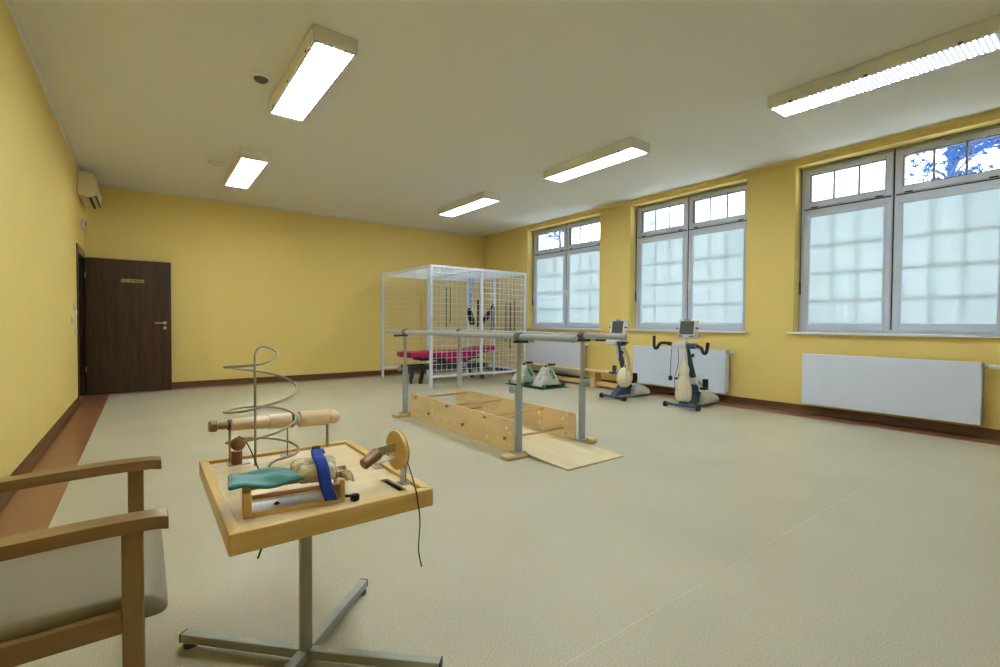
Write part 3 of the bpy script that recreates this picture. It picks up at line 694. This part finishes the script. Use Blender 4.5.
# ---------------------------------------------------------------- motion trainers
def make_bike(loc, rz, label, full):
    T = Thing('motion_trainer', label, 'exercise bike', loc, 'blue and white motorised exercise bikes', local=True)
    # local x: away from the user towards the wall; user side at -x
    fb = HB = .22 if full else .19
    fb = T.part('front_bar', MB().beam((-.10, -HB, .045), (-.10, HB, .045), .055, .03), 'bikeblue', bevel=.008)
    for s in (-1, 1):
        T.part('transport_wheel', MB().lathe([(-.02, .02), (-.018, .036), (.018, .036), (.02, .02)], (-.10, s*(HB+.015), .036), (0, s, 0), 20), 'rubber', fb)
    ch = MB().prism([(-.12, .05), (.38, .05), (.42, .10), (.28, .2), (.12, .22)], 1, -.055, .055)
    T.part('chassis', ch, 'bikeblue', bevel=.01)
    T.part('motor_cover', MB().add(*bev_shell(.25, .70, -.15, .15, 0, .20)), 'bikewhite', bevel=.0, subsurf=2)
    colp = smooth_path([(.26, 0, .14), (.20, 0, .33), (.10, 0, .56), (.02, 0, .76), (.0, 0, .84)], 5)
    cl = T.part('column', MB().tube(colp, [.05+(.035-.05)*i/(len(colp)-1) for i in range(len(colp))], 14, True, .8), 'bikeblue')
    T.part('column_inner', MB().beam((.005, 0, .6), (-.035, 0, .86), .03, .03), 'bikewhite', cl)
    hub = T.part('crank_hub', MB().lathe([(-.075, .02), (-.07, .05), (.07, .05), (.075, .02)], (.17, 0, .35), (0, 1, 0), 24), 'bikewhite')
    T.part('crank', MB().cyl((.17, -.09, .35), (.17, .09, .35), .012).beam((.17, -.085, .35), (.24, -.085, .29), .02, .03).beam((.17, .085, .35), (.09, .085, .40), .02, .03), 'steel', hub)
    ped = MB().box(.16, .25, -.18, -.10, .24, .27).box(.235, .25, -.18, -.10, .24, .38)
    T.part('foot_shell', ped, 'black', hub, bevel=.01)
    ped = MB().box(.02, .12, .10, .18, .36, .39).box(.105, .12, .10, .18, .36, .48)
    T.part('foot_shell', ped, 'bikeblue', hub, bevel=.01)
    T.part('clamp_knob', MB().cyl((.04, -.03, .70), (.04, -.06, .70), .008).lathe([(0, .012), (.01, .028), (.025, .026), (.03, .01)], (.04, -.055, .70), (0, -1, 0), 8), 'rubber')
    T.part('arm_unit', MB().box(-.09, .05, -.02, .16, .80, .875), 'bikewhite', bevel=.02)
    T.part('arm_motor', MB().box(-.06, .04, -.14, -.02, .79, .86), 'bikeblue', bevel=.015)
    if full:
        hb = T.part('handlebar', MB().tube([(-.02, .16, .845), (-.03, .21, .84)], .01, 8).tube([(-.02, -.14, .83), (-.03, -.2, .82)], .01, 8), 'steel')
        T.part('grip', MB().tube(smooth_path([(-.03, .20, .845), (-.04, .27, .855), (-.06, .35, .85), (-.07, .40, .78), (-.07, .44, .80), (-.06, .45, .95)], 5), .021, 10), 'black', hb)
        T.part('grip', MB().tube(smooth_path([(-.03, -.17, .83), (-.05, -.21, .815), (-.07, -.25, .80), (-.08, -.285, .745), (-.08, -.32, .76), (-.07, -.335, .88)], 5), .021, 10), 'black', hb)
        T.part('grip_collar', MB().cyl((-.025, .20, .845), (-.035, .25, .852), .026), 'rubber', hb)
    else:
        hb = T.part('handlebar', MB().beam((-.05, -.14, .835), (-.05, -.22, .84), .05, .02), 'rubber')
        T.part('grip', MB().beam((-.05, .16, .86), (-.05, .40, .86), .035, .03), 'rubber', hb)
    neck = T.part('monitor_neck', MB().tube([(-.02, 0, .86), (-.03, 0, .90), (-.015, 0, .95)], .018), 'bikewhite')
    # monitor tilted back
    R = Matrix.Translation((-.01, -.02, 1.05)) @ Matrix.Rotation(math.radians(10), 4, 'Y')
    mo = T.part('monitor', MB().box(-.022, .04, -.135, .135, -.13, .125, R), 'bikewhite', bevel=.014)
    T.part('screen', MB().box(-.026, -.021, -.098, .098, -.075, .10, R), 'screen', mo, bevel=.002)
    T.part('red_key', MB().box(-.026, -.021, .045, .11, -.11, -.092, R), 'red', mo)
    T.part('green_key', MB().box(-.026, -.021, -.11, -.045, -.11, -.092, R), 'greenbtn', mo)
    T.part('logo_strip', MB().box(-.026, -.021, -.045, .045, .106, .122, R), 'greenbtn', mo)
    T.part('side_knob', MB().box(-.03, .01, .128, .146, -.005, .012, R).box(-.03, .01, -.146, -.128, .0, .017, R), 'rubber', mo)
    T.e.rotation_euler.z = rz
    return T
def bev_shell(x0, x1, y0, y1, z0, z1):
    xs = [x0, x0+.05, (x0+x1)/2, x1-.08, x1]; hh = [.75, 1, 1, .72, .42]; ww = [.8, 1, 1, .95, .75]
    vs = []; fs = []
    for x, h, w_ in zip(xs, hh, ww):
        a, b = y0*w_, y1*w_; z = z0+(z1-z0)*h
        vs += [(x, a, z0+.004), (x, a, z*.7), (x, a*.72, z), (x, b*.72, z), (x, b, z*.7), (x, b, z0+.004)]
    n = 6
    for i in range(len(xs)-1):
        for k in range(n): fs.append((i*n+k, i*n+(k+1) % n, (i+1)*n+(k+1) % n, (i+1)*n+k))
    fs += [tuple(range(n)), tuple(range((len(xs)-1)*n, len(xs)*n))]
    return vs, fs, True
b2 = make_bike((5.76, 3.55, 0), .02, 'blue and white motorised exercise bike with black curved hand grips', True)
b1 = make_bike((5.62, 4.58, 0), .02, 'blue and white motorised exercise bike behind the right bar end, without curved grips', False)
def loc_of(b, p): return Matrix.Rotation(.02, 4, 'Z') @ Vector(p)+Vector(b)
def cloth_bag(name, label, base, prof, arms, cat='bag', yo=0):
    """lumpy tied cloth hanging from the arm unit; prof = (z, x offset, half width y, half depth x)"""
    T = Thing(name, label, cat, tuple(loc_of(base, (prof[0][1], yo, prof[0][0]))), 'cloth sacks hung on the bikes')
    n = 44; vs = []
    for i, (z, xo, wy, wx) in enumerate(prof):
        for k in range(n):
            a = 2*PI*k/n; f = 1+.17*math.sin(5*a+i*.3)+.10*math.sin(11*a+i*.5)
            vs.append(loc_of(base, (xo+wx*f*math.cos(a), yo+wy*f*math.sin(a), z)))
    fs = [(i*n+k, i*n+(k+1) % n, (i+1)*n+(k+1) % n, (i+1)*n+k) for i in range(len(prof)-1) for k in range(n)]+[tuple(range(n)), tuple(range((len(prof)-1)*n, len(prof)*n))]
    m = MB(); m.add(vs, fs, True)
    T.part('sack', m, 'cream', subsurf=1)
    T.part('tie', MB().tube([loc_of(base, q) for q in arms], .008, 8), 'cream')
B2, B1 = (5.76, 3.55, 0), (5.62, 4.58, 0)
cloth_bag('cloth_cover', 'cream cloth sack hanging down the front of the bike with curved grips', B2,
          [(.66, -.03, .02, .02), (.60, -.04, .035, .035), (.52, -.05, .075, .05), (.46, -.055, .065, .05), (.435, -.055, .04, .035), (.40, -.06, .06, .045), (.28, -.06, .10, .06), (.15, -.06, .105, .055), (.10, -.06, .085, .045), (.09, -.06, .05, .03)],
          [(-.03, .02, .56), (-.05, .025, .70), (-.04, .02, .80)], yo=.01)
cloth_bag('cloth_cover', 'rounded cream cloth sack on the bike behind the bar end', B1,
          [(.47, .06, .03, .04), (.43, .05, .07, .06), (.36, .04, .105, .08), (.27, .04, .115, .09), (.20, .05, .07, .06), (.17, .06, .03, .03)],
          [(.04, -.08, .44), (.05, -.12, .6), (.05, -.13, .70), (.03, -.09, .78)], yo=-.08)
T = Thing('cloth_strip', 'cream padded strip draped over the bike behind the bar end', 'cloth', tuple(loc_of(B1, (0, -.08, .76))))
T.part('fabric', MB().tube([loc_of(B1, q) for q in smooth_path([(.03, -.07, .75), (.04, -.12, .68), (.05, -.15, .6), (.06, -.15, .5), (.05, -.12, .42)], 5)], .032, 12, True, .6), 'cream')
for yy, lb, tip in ((.15, 'thin grey cable with black bulb hanging from the left of the bike arm unit', True), (.06, 'thin grey looped cable hanging by the bike column', False)):
    pts = smooth_path([(-.10, yy, .80), (-.11, yy+.01, .6), (-.11, yy+.01, .42)] if tip else [(-.10, yy, .79), (-.12, yy-.02, .6), (-.12, yy+.03, .40), (-.12, yy+.03, .28)], 5)
    T = Thing('bike_cable', lb, 'cable', tuple(loc_of(B2, pts[0])))
    T.part('wire', MB().tube([loc_of(B2, p) for p in pts], .005, 6), 'greyspring')
    if tip: T.part('bulb', MB().ball(loc_of(B2, (-.11, yy+.01, .39)), .028, 14, 8, (1, 1, 1.3)), 'rubber')

# ---------------------------------------------------------------- exercise table in front
TC = (.43, 1.66)
T = Thing('exercise_table', 'square pine hand exercise table on a grey cross foot with wire spiral and rollers', 'table', (TC[0], TC[1], 0))
tx0, tx1, ty0, ty1 = .158, .712, 1.285, 2.04
ZT_ = .588
slot = [(.628, 1.352), (.655, 1.352), (.648, 1.485), (.622, 1.485)]
hole = [(.443+.02*math.cos(2*PI*k/12), 1.965+.012*math.sin(2*PI*k/12)) for k in range(12)]
top = holed_plate([(tx0+.02, ty0+.02), (tx1-.02, ty0+.02), (tx1-.02, ty1-.02), (tx0+.02, ty1-.02)], [slot, hole], .008, lambda u, v, w_: (u, v, ZT_-.004+w_))
T.part('table_board', top, 'top')
z0, z1, rw = .545, .6, .028
for poly, mt in (([(tx0, ty0), (tx1, ty0), (tx1-rw, ty0+rw), (tx0+rw, ty0+rw)], 'pine'), ([(tx0, ty1), (tx1, ty1), (tx1-rw, ty1-rw), (tx0+rw, ty1-rw)], 'pine'),
                 ([(tx0, ty0), (tx0, ty1), (tx0+rw, ty1-rw), (tx0+rw, ty0+rw)], 'piney'), ([(tx1, ty0), (tx1, ty1), (tx1-rw, ty1-rw), (tx1-rw, ty0+rw)], 'piney')):
    T.part('rim', MB().prism(poly, 2, z0, z1), mt, bevel=.003)
T.part('slot_shade_sheet', MB().box(.60, .68, 1.33, 1.55, .572, .576), 'black')  # black sheet below the slot, standing in for the shade inside it
# wire spiral
yc = 1.90
def bp(px, py, y):
    dx = (px-500)/FPX; dy = (py-333.5)/FPX
    d = _f+_r2*dx-_u2*dy; t = y/d.y
    return Vector((d.x*t, y, EYE+d.z*t))
R_ = .11
sp = [(254, 465, 0), (254, 430, 0), (254, 400, 0), (253.8, 370, 0), (254.6, 356, 0), (257, 350, .02), (262, 347, .05), (270, 348.5, .06), (276.5, 352.5, .04), (277, 356, 0), (272, 360, -.06), (262, 364, -.09), (246, 366.5, -.09), (232, 367.3, -.05), (224, 367.8, 0),
      (231, 368.5, .06), (243, 370, .10), (258, 371.5, .11), (275, 375, .10), (290, 381, .06), (296.5, 388, 0), (292, 395, -.06), (281, 401, -.10), (263, 407, -.11), (246, 411.5, -.10), (232, 413.3, -.06), (224, 413, 0),
      (229, 410.5, .06), (240, 408.3, .10), (256, 407, .11), (275, 408, .10), (289, 411.5, .06), (296.5, 417.5, 0), (292, 424.5, -.06), (281, 431, -.10), (264, 437.5, -.11), (246, 441.5, -.10), (234, 443.5, -.06), (226, 443.5, 0),
      (231, 441, .05), (243, 439.3, .09), (258, 438.5, .10), (275, 439.5, .09), (290, 443, .05), (298.5, 449, 0), (296, 454, -.03), (288, 457.5, -.05), (277, 460.5, -.07), (270, 465, -.09), (267.5, 472, -.105)]
pts = smooth_path([bp(a, b_-.5, yc+c_) for a, b_, c_ in sp[4:]], 5)
pts = [Vector((pts[0].x, pts[0].y, ZT_)), Vector((pts[0].x, pts[0].y, .7)), Vector((pts[0].x, pts[0].y, .9))]+pts
pts[-1].z = ZT_
T.part('wire_spiral', MB().tube(pts, .0042, 10), 'wire')
bc = bp(238, 444, yc-.08)
T.part('wooden_bead', MB().ball(bc, .0235), 'brownball')
T.part('bead_cord', MB().tube(smooth_path([bc+Vector((0, 0, .026)), bc+Vector((.02, -.01, .01)), bc+Vector((.045, -.02, -.05)), (.315, 1.80, ZT_+.01), (.33, 1.76, ZT_+.003)], 6), .002, 6), 'cord')
# roller on two rods
ya = 1.985
L0 = bp(229.5, 425, ya); L1 = bp(327, 417, ya+.03)
ax = (L1-L0).normalized()
T.part('roller_stand', MB().cyl((L0.x, L0.y, ZT_), (L0.x, L0.y, L0.z), .0042, n=10).cyl((L1.x, L1.y, ZT_), (L1.x, L1.y, L1.z), .0055, n=10), 'wire')
T.part('stand_plate', MB().box(L0.x-.01, L0.x+.06, L0.y-.045, L0.y+.005, ZT_, ZT_+.003), 'steel')
Lt = (L1-L0).length
def at(px_): return (px_-229.5)/(327-229.5)*Lt
prof = [(at(230.5), .0225), (at(265), .0245), (at(265.2), .0275), (at(288), .029), (at(290), .029), (at(290.2), .0225), (at(296), .0225), (at(296.2), .0315), (at(326), .032), (at(327.5), .029)]
ro = T.part('turned_roller', MB().lathe(prof, L0, ax, 28), 'turned')
T.part('grip', MB().lathe([(at(211.5), .017), (at(212.5), .0205), (at(218), .0205), (at(219), .0135), (at(227.5), .0145)], L0, ax, 24), 'beech', ro)
T.part('washer', MB().lathe([(at(227.8), .019), (at(229.2), .019)], L0, ax, 20), 'rubber', ro)
T.part('end_ball', MB().ball(L0+ax*at(333.3), .029), 'turned', ro)
T.part('string_band', MB().lathe([(at(286.8), .0296), (at(289.3), .0296)], L0, ax, 20), 'cord', ro)
c0 = L0+ax*at(287)
T.part('roller_cord', MB().tube([c0+Vector((-.015, -.02, -.02)), c0+Vector((-.015, -.02, -.06)), (.443, 1.965, ZT_-.002)], .0018, 6), 'cord')
T.part('hole_plate', MB().lathe([(0, .022), (.002, .022)], (.443, 1.985, ZT_), (0, 0, 1), 20), 'steel')
T.part('weight_peg', MB().cyl((.268, 1.955, ZT_+.003), (.268, 1.955, ZT_+.05), .018), 'brownball')
# crank wheel
wc = bp(396.5, 450, 1.41); wa = Vector((.995, .09, .0)).normalized()
T.part('wheel_disc', MB().lathe([(-.006, .060), (-.004, .062), (.004, .062), (.006, .060)], wc, wa, 48), 'piney')
T.part('wheel_rear_disc', MB().lathe([(.008, .060), (.010, .062), (.014, .060)], wc, wa, 48), 'piney')
sx, sy = wc.x+.024, wc.y
T.part('wheel_stand', MB().box(sx-.003, sx+.002, sy-.018, sy+.018, ZT_+.004, wc.z), 'steel', bevel=.001)
T.part('stand_plate', MB().box(sx-.012, sx+.045, sy-.022, sy+.022, ZT_, ZT_+.004), 'steel', bevel=.001)
T.part('axle', MB().cyl(wc-wa*.012, wc+wa*.03, .006), 'steel')
T.part('crank_bracket', MB().beam(wc-wa*.007+Vector((0, -.004, .012)), wc-wa*.07+Vector((0, -.012, .006)), .003, .030), 'steel', bevel=.001)
T.part('crank_bracket', MB().beam(wc-wa*.007+Vector((0, 0, -.020)), wc-wa*.085+Vector((0, -.006, -.026)), .034, .003), 'steel', bevel=.001)
ga_, gb_ = wc-wa*.062+Vector((0, -.006, .006)), wc-wa*.120+Vector((0, -.018, -.020)); gd = (ga_-gb_).normalized()
T.part('crank_grip', MB().lathe([(-.004, .012), (0, .017), ((ga_-gb_).length-.012, .0195), ((ga_-gb_).length-.008, .0185)], gb_, gd, 24), 'dowel')
T.part('crank_ferrule', MB().lathe([(0, .013), (.006, .013), (.008, .009), (.016, .008)], ga_-gd*.01, gd, 20), 'steel')
# thin cords
T.part('wheel_cord', MB().tube(smooth_path([wc+wa*.016+Vector((.0, -.01, .01)), bp(410, 470, 1.34), bp(416, 491, 1.284), bp(418, 503, 1.276), bp(420, 522, 1.278), bp(418.5, 549, 1.28), bp(421.5, 567, 1.28)], 5), .0022, 6), 'cord')
T.part('under_cord', MB().tube(smooth_path([bp(264, 540, 1.30), bp(260, 552, 1.30), bp(257.5, 559, 1.30)], 4), .0026, 6), 'cord')
T.part('screw_plate', MB().box(.655, .69, 1.60, 1.645, ZT_, ZT_+.002).lathe([(0, .004), (.003, .003)], (.672, 1.61, ZT_+.002), (0, 0, 1), 10), 'steel')
T.part('screw_plate', MB().lathe([(0, .016), (.003, .016), (.004, .004)], (.672, 1.40, ZT_+.004), (0, 0, 1), 16), 'steel')
T.part('clamp_knob', MB().cyl((.452, 1.385, ZT_+.012), (.49, 1.365, ZT_+.012), .004).lathe([(0, .006), (.004, .013), (.016, .014), (.02, .011)], (.489, 1.352, ZT_), (0, 0, 1), 12), 'rubber')

TS_, TC0, TC1 = .964, (.43, 1.66, .6), (.4155, 1.602, .6185)
shrink(T, TS_, TC0, TC1)
# column and cross foot (true size, on the floor)
T.org = tuple(T.e.location)
cx_, cy_ = .4165, 1.604
T.part('column', MB().box(cx_-.0175, cx_+.0175, cy_-.0175, cy_+.0175, .045, .586), 'greypaint', bevel=.003)
T.part('mount_plate', MB().box(cx_-.09, cx_+.09, cy_-.09, cy_+.09, .58, .5855), 'greypaint')
for ex, ey in ((.103, 1.934), (.742, 1.292), (.722, 1.893), (.108, 1.318)):
    a = Vector((cx_, cy_, .031)); b_ = Vector((ex, ey, .031)); d = (b_-a).normalized()
    f = T.part('foot_bar', MB().beam(a+d*.0175, b_, .034, .029), 'greypaint', bevel=.003)
    T.part('rubber_foot', MB().lathe([(0, .021), (.008, .023), (.0165, .02)], (b_-d*.026).to_tuple()[:2]+(0,), (0, 0, 1), 20), 'greyfoot', f)
    T.part('end_cap', MB().beam(b_, b_+d*.003, .034, .029), 'rubber', f)
T.part('hub_block', MB().box(cx_-.0175, cx_+.0175, cy_-.0175, cy_+.0175, .016, .0455), 'greypaint')

on_top = []
def on_table(*k):
    t = Thing(*k); on_top.append(t); return t
# wooden cradle on the table
T = on_table('wooden_cradle', 'open wooden cradle with brown dowel rails lying on the pine table', 'cradle', (.35, 1.44, ZT_))
A = Vector((.214, 1.393, 0)); B = Vector((.464, 1.362, 0)); e1 = (B-A).normalized(); e2 = Vector((-e1.y, e1.x, 0)); LW = (B-A).length; DW = .105
def cp(u, v, z): return A+e1*u+e2*v+Vector((0, 0, ZT_+z))
def cbox(m, u0, u1, v0, v1, a, b_):
    return m.add([cp(u, v, z) for z in (a, b_) for v in (v0, v1) for u in (u0, u1)], [(0, 2, 3, 1), (4, 5, 7, 6), (0, 1, 5, 4), (2, 6, 7, 3), (0, 4, 6, 2), (1, 3, 7, 5)])
T.part('base_board', cbox(MB(), .012, LW-.012, .012, DW-.012, .002, .012), 'mirror')
fr = MB(); cbox(fr, .012, LW-.012, 0, .012, 0, .014); cbox(fr, .012, LW-.012, DW-.012, DW, 0, .014)
T.part('base_rail', fr, 'pine', bevel=.002)
for u, u_ in ((-.010, .012), (LW-.014, LW)):
    m = cbox(MB(), u, u_, 0, .014, 0, .066); cbox(m, u, u_, DW-.014, DW, 0, .066); cbox(m, u, u_, .014, DW-.014, 0, .045)
    T.part('end_panel', m, 'pine', bevel=.003)
for v in (.008, DW-.008):
    T.part('dowel_rail', MB().cyl(cp(.012, v, .052), cp(LW-.012, v, .052), .0065, n=14), 'dowel')
T.part('cross_dowel', MB().cyl(cp(LW-.03, DW+.02, .06), cp(LW+.03, DW+.05, .055), .008, n=12), 'beech')
bo = MB().lathe([(0, .008), (.004, .007), (.007, .002)], cp(.075, .045, .012), (0, 0, 1), 6)
T.part('bolt_head', bo, 'gasket')
# teal pad over the cradle
T = on_table('teal_pad', 'teal vinyl pad sagging over the left end of the wooden cradle', 'pad', tuple(cp(.02, .08, .06)))
def teal(u, v):
    # u along length, v across
    uu = -.038+.178*u; vv = .000+.128*v
    z = .079+.006*math.sin(PI*v)+.004*math.sin(9*u+3*v)+.003*math.cos(11*v+5*u)+.006*(1-u)
    pinch = 1-.12*max(0, u-.75)/.25
    vv = .062+(vv-.062)*pinch
    return cp(uu, vv+.012*u, z)
m = MB(); nU, nV = 26, 18; m.grid(teal, nU, nV)
T.part('cushion', m, 'teal', solid=.012, subsurf=1)
edge = [teal(i/20, 0) for i in range(21)]+[teal(1, j/12) for j in range(1, 13)]+[teal(1-i/20, 1) for i in range(1, 21)]+[teal(0, 1-j/12) for j in range(1, 13)]
T.part('piping', MB().tube(edge, .0055, 8), 'teal')
# film-wrapped rolls
def roll(label, a, b_, r, seed):
    random.seed(seed); T = on_table('wrapped_roll', label, 'roll', tuple(a), 'film wrapped rolls on the cradle'); n = 22; k_ = 14; vs = []
    a, b_ = Vector(a), Vector(b_); d = (b_-a).normalized(); x = d.cross(Vector((0, 0, 1))).normalized(); y = x.cross(d)
    for i in range(k_+1):
        f = i/k_; rr_ = r*min(1, .55+2.2*min(f, 1-f)*2)
        for k in range(n):
            t = 2*PI*k/n; q = rr_*(1+random.uniform(-.15, .13)); vs.append(a+(b_-a)*f+x*(math.cos(t)*q)+y*(math.sin(t)*q*.9))
    fs = [(i*n+k, i*n+(k+1) % n, (i+1)*n+(k+1) % n, (i+1)*n+k) for i in range(k_) for k in range(n)]+[tuple(range(n)), tuple(range(k_*n, (k_+1)*n))]
    m = MB(); m.add(vs, fs, True); T.part('film', m, 'plastic', subsurf=1)
    return T
t1 = roll('crinkled film wrapped roll nearest the front dowel under the blue strap', cp(.125, .045, .086), cp(.235, .035, .086), .030, 3)
roll('crinkled film wrapped roll behind the front one, towards the table back', cp(.115, .106, .088), cp(.245, .10, .088), .030, 5)
t1.part('film_tail', MB().grid(lambda u, v: cp(.235+.05*u, .03+.05*v*(1+.4*u)+.01*math.sin(9*u), .075+.012*math.sin(14*v+5*u)-.02*u), 10, 8), 'plastic', solid=.001)
# blue strap
T = on_table('blue_strap', 'royal blue fabric strap laid over the wrapped rolls and hanging in front', 'strap', tuple(cp(.19, .05, .12)))
path = smooth_path([cp(.205, .150, .112), cp(.196, .130, .130), cp(.190, .10, .131), cp(.187, .06, .127), cp(.188, .035, .125), cp(.192, .006, .104), cp(.196, -.008, .066), cp(.205, -.014, .034), cp(.211, -.017, .018)], 5)
m = MB()
def strapf(u, v):
    f = u*(len(path)-1); i = min(int(f), len(path)-2); p = path[i].lerp(path[i+1], f-i)
    return p+e1*((v-.5)*(.034))+Vector((0, 0, .001*math.sin(6*v)))
m.grid(strapf, 44, 4); T.part('webbing', m, 'blueband', solid=.003)
T.part('hook_tab', MB().box(-.012, .012, -.008, .008, -.008, .008, Matrix.Translation(cp(.196, .154, .125)) @ Matrix.Rotation(.6, 4, 'X')), 'black', bevel=.003)

for t in on_top: shrink(t, TS_, TC0, TC1)

# ---------------------------------------------------------------- armchair at left
T = Thing('armchair', 'beech framed armchair with beige leatherette seat cut by the left picture edge', 'chair', (-.3, 1.62, 0))
for y, nm in ((1.322, 'n'), (1.858, 'f')):
    pts = smooth_path([(-.62, y, .625), (-.45, y, .648), (-.25, y, .660), (-.1, y, .664), (.0, y, .663), (.030, y, .660), (.042, y, .657)], 6)
    m = MB(); n = len(pts); vs = []
    for i, p in enumerate(pts):
        th = .0145 if i < n-1 else .012; zc = p.z-.0
        wd = .028
        for sy_, sz in ((-1, -1), (1, -1), (1, 1), (-1, 1)): vs.append((p.x, p.y+sy_*wd, zc+sz*th))
    fs = [(i*4+k, i*4+(k+1) % 4, (i+1)*4+(k+1) % 4, (i+1)*4+k) for i in range(n-1) for k in range(4)]+[(0, 1, 2, 3), ((n-1)*4, (n-1)*4+1, (n-1)*4+2, (n-1)*4+3)]
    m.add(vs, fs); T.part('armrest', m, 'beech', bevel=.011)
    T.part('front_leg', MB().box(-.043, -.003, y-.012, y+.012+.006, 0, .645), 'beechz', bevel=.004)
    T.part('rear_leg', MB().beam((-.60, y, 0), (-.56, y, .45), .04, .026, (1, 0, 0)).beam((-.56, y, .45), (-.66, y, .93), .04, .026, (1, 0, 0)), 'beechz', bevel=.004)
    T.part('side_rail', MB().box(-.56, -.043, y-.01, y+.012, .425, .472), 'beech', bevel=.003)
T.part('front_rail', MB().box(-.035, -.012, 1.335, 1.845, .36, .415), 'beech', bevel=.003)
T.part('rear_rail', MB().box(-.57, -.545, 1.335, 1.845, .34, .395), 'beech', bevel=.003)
def seatf(m):
    prof = [(-.56, .43), (-.56, .475), (-.53, .487), (-.3, .494), (-.06, .499), (.005, .490), (.034, .466), (.044, .445), (.038, .430), (.018, .424), (-.04, .43)]
    n = len(prof); ys = [1.34, 1.35, 1.37, 1.6, 1.81, 1.83, 1.84]; sc_ = [.80, .94, 1, 1.02, 1, .94, .80]; vs = []
    for y, s in zip(ys, sc_):
        for x, z in prof:
            vs.append((-.26+(x+.26)*(.96+.04*s), y, .445+(z-.445)*s))
    fs = [(i*n+k, i*n+(k+1) % n, (i+1)*n+(k+1) % n, (i+1)*n+k) for i in range(len(ys)-1) for k in range(n)]+[tuple(range(n)), tuple(range((len(ys)-1)*n, len(ys)*n))]
    return m.add(vs, fs, True)
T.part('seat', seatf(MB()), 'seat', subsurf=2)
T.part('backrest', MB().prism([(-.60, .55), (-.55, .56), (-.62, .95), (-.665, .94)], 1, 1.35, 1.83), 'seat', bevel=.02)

# ---------------------------------------------------------------- pines outside
def pine(x, y, h, spread, label, seed, n=44):
    random.seed(seed); T = Thing('pine_tree', label, 'tree', (x, y, -1), 'pines outside the windows')
    T.part('trunk', MB().tube([(x, y, -1), (x+.1, y, h*.5), (x, y+.1, h)], [.13, .08, .02], 10), 'bark')
    b = MB(); nd = MB()
    for i in range(n):
        z = h*(.25+.72*random.random()); a = random.uniform(0, 2*PI); L = spread*(1.1-.7*z/h)*random.uniform(.6, 1.1)
        p = [Vector((x, y, z))]; d = Vector((math.cos(a), math.sin(a), .15))
        for k in range(1, 6):
            p.append(Vector((x, y, z))+d*(L*k/5)+Vector((random.uniform(-.1, .1), random.uniform(-.1, .1), random.uniform(-.08, .12))))
        b.tube(p, [.035, .03, .024, .018, .012, .006], 5)
        for k in range(2, 6):
            for _ in range(3):
                q = p[k]+Vector((random.uniform(-.35, .35), random.uniform(-.35, .35), random.uniform(-.1, .25))); b.tube([p[k], q], .007, 4)
                for _ in range(26):
                    t = Vector((random.gauss(0, 1), random.gauss(0, 1), random.gauss(.3, .8))).normalized()*random.uniform(.08, .17)
                    nd.tube([q, q+t], [.007, .002], 3, False)
    T.part('branches', b, 'bark'); T.part('needles', nd, 'needle')
pine(13.6, 2.35, 7.5, 2.4, 'blue green pine seen through the top right pane of the nearest window', 11, 64)
pine(15.2, 15.75, 6.8, 1.3, 'blue green pine seen through the top left panes of the farthest window', 12, 26)
